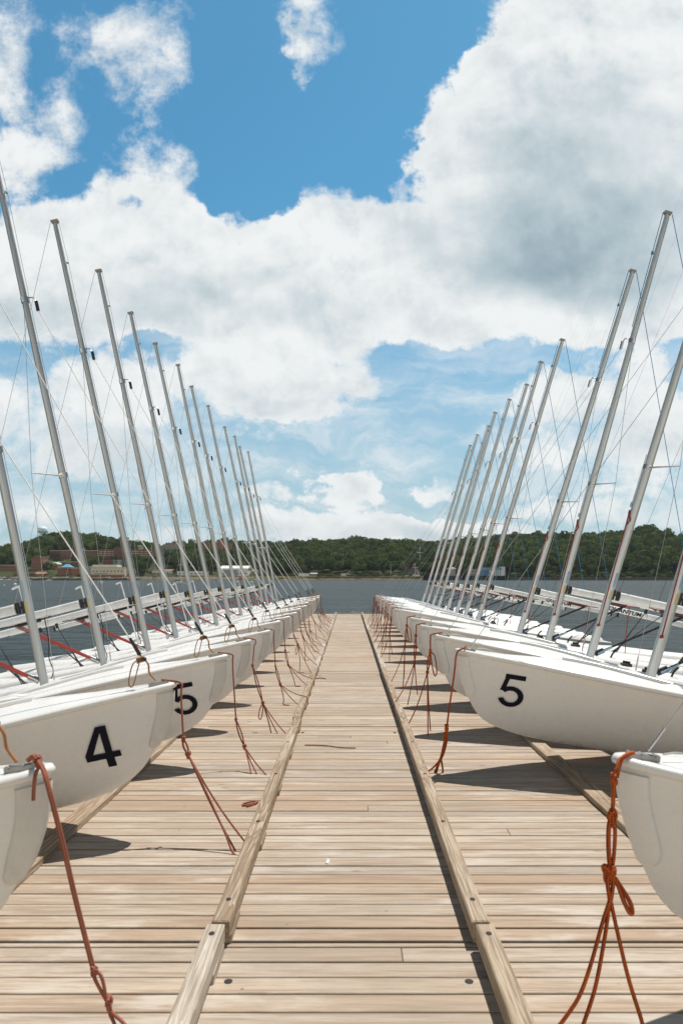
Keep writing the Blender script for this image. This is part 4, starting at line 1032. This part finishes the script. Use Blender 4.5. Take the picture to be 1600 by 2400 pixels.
wing(r_, 'grey_front', .08, .62, 0, .8, -.6, -.02, M['grey_wall'])
building('dark_house', 'little dark grey house in the trees right of the large white warehouse', *A_(Z2, 940, 1020, 465, 505), 735, M['grey_wall'], 8, 'gable', M['roof_brown'], (1, 3, .4, .4, .2, .8))
building('trailer', 'long white trailer parked on the far shore road', *A_(Z2, 1370, 1465, 488, 512), 712, M['white_wall'], 3, None, None, None, 'trailer', ext=0)
building('storage_hut', 'small pale hut on the far shore, left of the flagpoles', *A_(Z3, 385, 435, 489, 510), 716, M['white_wall'], 5, None, None, (1, 2, .4, .5, .2, .8))
building('grey_hut', 'pale grey hut at the foot of the flagpole with a yardarm', *A_(Z3, 1045, 1110, 500, 524), 712, M['white_wall'], 6, None, None, (1, 3, .5, .4, .2, .8))
building('slate_hut', 'small dark hut with a grey roof right of the long white trailer', *A_(Z2, 1480, 1540, 488, 508), 716, M['grey_wall'], 6, 'gable', M['roof_pale'], (1, 2, .4, .5, .2, .8))
# the blue quay-side station on the right
r_ = building('quay_station', 'blue and white quayside station on the right shore', *A_(Z4, 490, 715, 455, 530), 704, M['blue_wall'], 14, None, M['blue_wall'], None)
wing(r_, 'blue_parapet', -.01, .87, 1.0, 1.32, -.3, 12, M['roof_blue']); wing(r_, 'white_stair', .86, 1.0, .1, 1.42, -.8, 8, M['white_wall'])
for k in range(7): wing(r_, 'white_panel', .36+.075*k, .36+.075*k+.045, .18, .98, -.7, -.02, M['white_wall'])
wing(r_, 'signboard', .70, .80, -.12, .06, -1.4, -.9, M['paint_white'])
r_ = building('glazed_terminal', 'low dark glazed terminal joined to the left of the blue station', *A_(Z4, 385, 488, 452, 520), 705, M['grey_wall'], 10, None, M['grey_wall'], (2, 8, .7, .5, .1, .95))
r_ = building('canopy', 'white pointed canopy roof above the black quay', *A_(Z4, 195, 262, 440, 470), 715, M['grey_wall'], 8, 'hip', M['paint_white'], None)
qy = MB(); p0, p1 = at(992, 1338, 698), at(1186, 1359, 698); qy.box(p0.x, p1.x, 694, 702, -.7, 4.0)
for k in range(12): qy.box(p0.x+4+k*7, p0.x+5+k*7, 693.6, 694, -.8, 4.4)
q = qy.build('quay', M['quay']); tag(q, 'long black quay wall below the blue station', 'quay')
sw = MB(); p0, p1 = at(1187, 1352, 700), at(1760, 1359, 700); sw.box(p0.x, p1.x, 696, 701, -.7, 2.6)
tag(sw.build('seawall', M['stone']), 'low grey stone seawall along the right far shore', 'wall')
sw = MB(); p0, p1 = at(-60, 1352, 699), at(330, 1359, 699)
for k in range(26): sw.box(p0.x+(p1.x-p0.x)*k/26, p0.x+(p1.x-p0.x)*(k+.97)/26, 695.6-.5*(k % 2), 700, -.8, 1.3+.25*((k*7) % 3))
tag(sw.build('town_quay', M['stone']), 'dark stone quay wall along the town at the left far shore', 'wall')
sw = MB(); p0, p1 = at(700, 1350, 706), at(990, 1358, 706); sw.box(p0.x, p1.x, 702, 708, .8, 3.3)
tag(sw.build('shore_road_wall', M['shore']), 'pale stone retaining wall below the shore road in the middle', 'wall')
# towers on the ridge
c = at(100.5, 1257, 1010); root = empty('water_tower', (c.x, 1010, c.z-6)); tag(root, 'pale blue water tower on legs on the left ridge', 'water tower')
t = MB(); t.lathe((0, 0, 0), [(.6, 6), (2.2, 9), (6.2, 11.5), (6.9, 13), (6.9, 16.4), (6.2, 18.6), (3.6, 20.2), (.4, 20.8)], 20); t.build('tank', M['tank_blue'], root)
t = MB(); t.lathe((0, 0, 0), [(.9, -8), (.9, 9)], 8); t.build('riser_pipe', M['tank_deep'], root)
for k in range(6):
    a = k*math.pi/3+.3; t = MB(); t.tube([(6.6*math.cos(a), 6.6*math.sin(a), -8), (6.5*math.cos(a), 6.5*math.sin(a), 13)], .38, 6); t.build('leg', M['tank_deep'], root)
t = MB(); t.lathe((0, 0, 0), [(7.0, 12.2), (7.5, 12.3), (7.5, 12.9), (7.0, 13)], 20); t.build('walkway_ring', M['tank_deep'], root)
c = at(1206, 1259, 1005); root = empty('brick_water_tower', (c.x, 1005, c.z-5)); tag(root, 'squat dark brick tower with a flared top on the right ridge', 'tower')
t = MB(); t.lathe((0, 0, 0), [(3.0, -6), (3.0, 5), (3.8, 7), (4.1, 11)], 12, False); t.build('shaft', M['brick_dark'], root)
t = MB(); t.lathe((0, 0, 0), [(4.3, 11.05), (4.3, 12.4), (2.2, 13.4), (.3, 13.9)], 12, False); t.build('roof', M['brick'], root)
t = MB()
for k in range(10):
    a = 2*math.pi*k/10; t.tube([(4.0*math.cos(a), 4.0*math.sin(a), 7.4), (4.25*math.cos(a), 4.25*math.sin(a), 10.8)], .22, 4)
t.build('mullion', M['roof_pale'], root)
c = at(203, 1270, 990); ch_ = MB(); ch_.box(-2.6, 2.6, 0, 5, -9, 6); o = ch_.build('chimney_stack', M['brick'], None, (c.x, 990, c.z)); tag(o, 'square brick chimney stack poking above the left ridge', 'chimney')
# poles
def flagpole(x, yt, yb, d, yard, label, flag=False):
    a, b = at(x, yt, d), at(x, yb, d); root = empty('flagpole', b); tag(root, label, 'flagpole', 'poles on the far shore'); h = a.z-b.z
    MB().tube([(0, 0, -2), (0, 0, h)], .22, 6, taper=(1.2, .6)).build('pole', M['paint_white'], root)
    if yard: MB().tube([(-3.2, 0, h*yard), (3.2, 0, h*yard)], .13, 5).build('yardarm', M['paint_white'], root)
    if flag: f = MB(); f.grid([[(-.2-.5*k, .15*math.sin(k*1.1), h*.93-zz-.2*k) for k in range(6)] for zz in (0, .8, 1.6)], True); f.build('flag', M['stripe'], root)
flagpole(*Z3(1068, 385), Z3(0, 505)[1], 711, .62, 'white flagpole with a yardarm and a flag on the far shore', True)
flagpole(*Z3(843, 400), Z3(0, 500)[1], 712, 0, 'plain pale pole on the far shore left of the flagpole')
flagpole(*Z3(1110, 220), Z3(0, 385)[1], 760, .55, 'tall white mast standing among the trees up the slope')
# rocks showing through the trees
def rock(x0, x1, y0, y1, d, label, seed):
    rs = np.random.RandomState(seed); p0, p1 = at(x0, y0, d), at(x1, y1, d); w_, h = p1.x-p0.x, p0.z-p1.z; b = MB()
    Q = [[((i/9-.5)*w_+rs.uniform(-.5, .5), -abs(math.sin(i*2.1+seed))*1.5+j*1.3+rs.uniform(-.8, .8), h*j/5*(.25+.75*math.sin(math.pi*(i+.5)/10)*rs.uniform(.75, 1.05))+rs.uniform(-.4, .4)) for i in range(10)] for j in range(6)]
    Q.append([(x, y+5, -3) for (x, y, z) in Q[-1]])
    b.grid(Q, False, False); o = b.build('rock_outcrop', M['rock'], None, ((p0.x+p1.x)/2, d, p1.z)); tag(o, label, 'rock', 'rock outcrops on the far shore')
rock(*bz(Z3, 975, 1105, 395, 490), 722, 'dark rock face among the trees behind the flagpole with a yardarm', 3)
rock(*bz(Z3, 440, 520, 458, 500), 716, 'pale rock outcrop at the foot of the trees in the middle of the shore', 5)
rock(*bz(Z3, 722, 768, 462, 500), 716, 'small rock outcrop left of the plain pale pole', 8)
# trees one can tell apart among the buildings
TR = [(45, 1352, 760, 15, 7, 'dark round tree behind the low brick building at far left'), (112, 1346, 733, 14, 6.5, 'dark green tree in front of the green roofed hall'),
 (136, 1330, 790, 12, 6, 'tree below the long brick complex, above the arcade block'), (176, 1330, 790, 12, 6, 'second tree below the long brick complex, next to the stair tower'),
 (230, 1326, 788, 11, 6, 'round tree below the banded brick block'), (268, 1325, 786, 11, 6, 'wide tree right of the glass fronted block'), (305, 1345, 730, 12, 6, 'bushy tree right of the beige building'),
 (312, 1330, 760, 16, 6.5, 'tall dark tree behind the beige building\'s right end'), (345, 1335, 745, 14, 6, 'dark tree left of the white flat roofed house'), (372, 1338, 742, 17, 6.5, 'purple dark tree in front of the white flat roofed house'),
 (425, 1340, 738, 12, 6, 'tree between the tan roofed cottage and the small warehouse'), (495, 1338, 742, 13, 6, 'tree left of the large white warehouse'), (610, 1345, 728, 10, 5, 'bushy tree right of the large white warehouse'),
 (655, 1346, 722, 13, 7, 'broad dark tree by the slate hut'), (1262, 1348, 716, 11, 6, 'pale green tree right of the blue station'), (1240, 1350, 712, 7, 4, 'small light tree beside the blue station')]
for k, (x, yb, d, h, r, lab) in enumerate(TR): tree(x, yb, d, h, r, lab, 40+k)

# the far wood, kept clear of the buildings' fronts
trees = []
y = SHORE+12
while y < 1015:
    x = -430+nrs.uniform(0, 8)
    while x < 430:
        xx = x+nrs.uniform(-2, 2); yy2 = y+nrs.uniform(-4, 4); px = VPX+F*xx/yy2
        zz = hill(xx, yy2); ok = True
        r = nrs.uniform(3.4, 6.0)*(1.0 if nrs.rand() > .08 else 1.35); h = r*nrs.uniform(.85, 1.25); zc = zz+h*.85+nrs.uniform(2.5, 5.5)
        tp = HZ-(zc+h-CAM_H)*F/yy2; rp = r*F/yy2
        if px < 700 and yy2 < SHORE+26: ok = False
        if px >= 700 and yy2 < SHORE+16+8*abs(math.sin(x*.05)): ok = False
        if 970 < px < 1185 and yy2 < 722: ok = False
        for (a, b, t_, bb, d_, dep) in BLD:
            if a-rp-1 < px < b+rp+1 and yy2 < d_+dep+r+1 and tp < bb-.38*(bb-t_): ok = False; break
        if ok: trees.append((xx, yy2, zc, r, h))
        x += nrs.uniform(6.0, 9.0)
    y += 7.5
for _ in range(520):                                  # bushes along the foot of the wood
    xx = nrs.uniform(-70, 340); yy2 = SHORE+nrs.uniform(9, 20); px = VPX+F*xx/yy2; r = nrs.uniform(1.4, 3.0)
    if 965 < px < 1190 or any(a-3 < px < b+3 and yy2 < d_+dep+2 for (a, b, t_, bb, d_, dep) in BLD): continue
    trees.append((xx, yy2, hill(xx, yy2)+r*.6, r, r*.8))
forest = mass('forest', trees, M['forest']); tag(forest, kind='stuff')

# ------------------------------------------------------------------ boats, buoys, cars far away
def cruiser(x, yb, d, L, mast_h, hullm, label, cabin=True, rz=0):
    b0 = at(x, yb, d); root = empty('moored_sailboat', (b0.x, d, WATER_Z), (0, 0, R(rz))); tag(root, label, 'boat', 'boats moored in the bay')
    h = MB(); P = []
    for t in np.linspace(0, 1, 9):
        w_ = L*.16*math.sin(math.pi*(.18+.82*t))**.8 if t < 1 else .02; w_ = max(w_, .03); fz = L*.12+L*.03*(1-t)**2
        xx = L*(.5-t) if True else 0
        P.append([(-xx, -w_, fz), (-xx*.97, -w_*.9, fz*.45), (-xx*.95, -w_*.5, -.25), (-xx*.95, w_*.5, -.25), (-xx*.97, w_*.9, fz*.45), (-xx, w_, fz)])
    h.grid(P, True, False)
    for q in (P[0], P[-1]): h.add(q, [tuple(range(6))])
    h.grid([[p[0] for p in P], [p[-1] for p in P]], False); h.build('hull', hullm, root)
    if cabin:
        c = MB(); c.cbox(-L*.22, L*.16, -L*.09, L*.09, L*.12, L*.21, L*.02); c.build('cabin', M['paint_white'], root)
        w2 = MB(); w2.box(-L*.18, L*.12, -L*.092, -L*.0905, L*.15, L*.185); w2.build('window', M['glass'], root)
        w2 = MB(); w2.cbox(-L*.42, -L*.24, -L*.10, L*.10, L*.24, L*.27, .05); w2.build('bimini', M['paint_navy'], root)
    if mast_h:
        mt = MB().tube([(L*.08, 0, L*.12), (L*.08, 0, mast_h)], .16, 6, taper=(1, .7)).build('mast', M['paint_white'], root)
        MB().tube([(L*.08, 0, L*.3), (-L*.32, 0, L*.28)], .16, 6).build('boom', M['paint_navy'], root)
        MB().tube([(L*.08-1.0, 0, mast_h*.62), (L*.08+1.0, 0, mast_h*.62)], .07, 5).build('spreader', M['paint_white'], root)
        for e in (L*.5, -L*.48): MB().tube([(L*.08, 0, mast_h*.98), (e, 0, L*.13)], .045, 4).build('stay', M['wire'], root)
def dwl(y): return (CAM_H-WATER_Z)*F/(y-HZ)
cruiser(422, 1369, 255, 4.9, 11.5, M['paint_white'], 'white cabin sailboat moored in the bay, behind the left masts', True, 12)
cruiser(54, 1366, 330, 4.2, 9.0, M['paint_navy'], 'dark hulled sailboat with white cabin moored at far left', True, 20)
cruiser(238, 1365, 350, 3.6, 0, M['paint_white'], 'small white motor boat on a mooring left of the beige building\'s dock', True, 60)
for k, (x, L) in enumerate(((4, 3.2), (16, 2.6), (25, 3.0), (37, 2.4), (66, 2.8), (116, 2.6))):
    cruiser(x, 1361, 560, L*2.2, 0, M['paint_white'], 'small white motor boat in the marina along the far left shore', True, rnd.uniform(0, 70))
def buoy(x, y, r, m, label):
    b0 = at(x, y, dwl(y)); b = MB(); b.lathe((0, 0, 0), [(r*.3, -.2), (r, -.05), (r, r*.9), (r*.7, r*1.4), (r*.1, r*1.6)], 10)
    o = b.build('mooring_buoy', m, None, (b0.x, b0.y, WATER_Z)); tag(o, label, 'buoy', 'buoys floating in the bay')
buoy(36, 1372, .42, M['paint_white'], 'white mooring buoy floating near the dark hulled sailboat')
buoy(10.5, 1373, .2, M['paint_white'], 'tiny white buoy at the far left edge of the bay')
buoy(239, 1368, .36, M['paint_white'], 'white buoy just in front of the small motor boat')
ob = MB(); ob.cbox(-3.4, 3.4, 0, 2.5, -.3, 2.2, .3); ob.cbox(-1, 1, .5, 2, 2.2, 3, .2); p = at(308, 1358, 690); tag(ob.build('work_float', M['orange'], None, (p.x, 690, WATER_Z)), 'orange work float by the left shore', 'float')
ob = MB(); ob.cbox(-1.6, 1.6, 0, 1.5, 0, 3.2, .2); p = at(564, 1358, 699); tag(ob.build('warning_board', M['orange'], None, (p.x, 699, WATER_Z+.4)), 'orange marker board on the shore behind the left masts', 'sign')
def car(m):
    root = empty('parked_car')
    b = MB(); b.cbox(-2.1, 2.1, -.85, .85, .35, .95, .12); b.build('body', m, root)
    c = MB(); c.add([(-1.5, -.8, .952), (1.2, -.8, .952), (1.2, .8, .952), (-1.5, .8, .952), (-1.1, -.65, 1.5), (.5, -.65, 1.5), (.5, .65, 1.5), (-1.1, .65, 1.5)], [(4, 5, 6, 7), (0, 1, 5, 4), (1, 2, 6, 5), (2, 3, 7, 6), (3, 0, 4, 7)]); c.build('cabin', M['glass'], root)
    for x in (-1.35, 1.35):
        for sg in (-1, 1): MB().tube([(x, sg*.7, .33), (x, sg*.88, .33)], .33, 10).build('wheel', M['tyre'], root)
    return root
cars = [(12, 'w'), (28, 'g'), (42, 'w'), (58, 'g'), (96, 'w'), (118, 'w'), (124, 'r'), (158, 'w'), (172, 'g'), (258, 'w'), (340, 'w'), (352, 'w'), (366, 'g'), (510, 'w'), (525, 'w'), (790, 'g'), (830, 'g'), (925, 'w'), (952, 'w')]
protos = {'w': None, 'g': None, 'r': None}; mk = {'w': M['paint_white'], 'g': M['carpaint_grey'], 'r': M['carpaint_red']}; cn = {'w': 'white', 'g': 'grey', 'r': 'red'}
where = {0: 'at the far left edge', 1: 'second from the left edge of the shore', 2: 'before the low brick building', 3: 'left of the moored dark sailboat', 4: 'beside the dark low shed', 5: 'before the small brick shed', 6: 'beside the small brick shed', 7: 'before the blue roofed pavilion', 8: 'before the plain brick workshop', 9: 'at the beige building', 10: 'left of the tan roofed cottage', 11: 'below the white house', 12: 'before the tan roofed cottage', 13: 'left of the large white warehouse', 14: 'at the large white warehouse\'s corner', 15: 'near the pale shore hut', 16: 'on the shore road in the middle', 17: 'right of the plain pale pole', 18: 'near the flagpole with a yardarm'}
for k, (x, c) in enumerate(cars):
    if protos[c] is None: protos[c] = o = car(mk[c])
    else: o = copy_tree(protos[c])
    z = 3.4 if 700 < x < 990 else 3.0
    p = at(x, 1350, 707); o.location = (p.x, 701.8 if x < 700 else 705, z if x > 700 else 2.0); o.rotation_euler = (0, 0, R(rnd.choice((0, 180))))
    tag(o, f'{cn[c]} car parked on the far shore {where[k]}', 'car', 'cars parked along the far shore')

# ------------------------------------------------------------------ the air over the bay
hz = MB(); hz.box(-760, 760, -100, 1220, -9, 135)
hm_ = bpy.data.materials.new('thin_haze'); hm_.use_nodes = True; ht = NT(hm_.node_tree); ht.n.clear()
hv = ht.node('ShaderNodeVolumePrincipled'); hv.inputs['Color'].default_value = (.80, .91, 1, 1); hv.inputs['Density'].default_value = .00005
hv.inputs['Anisotropy'].default_value = 0
ht.l.new(hv.outputs[0], ht.node('ShaderNodeOutputMaterial').inputs['Volume'])
tag(hz.build('haze', hm_), kind='stuff')
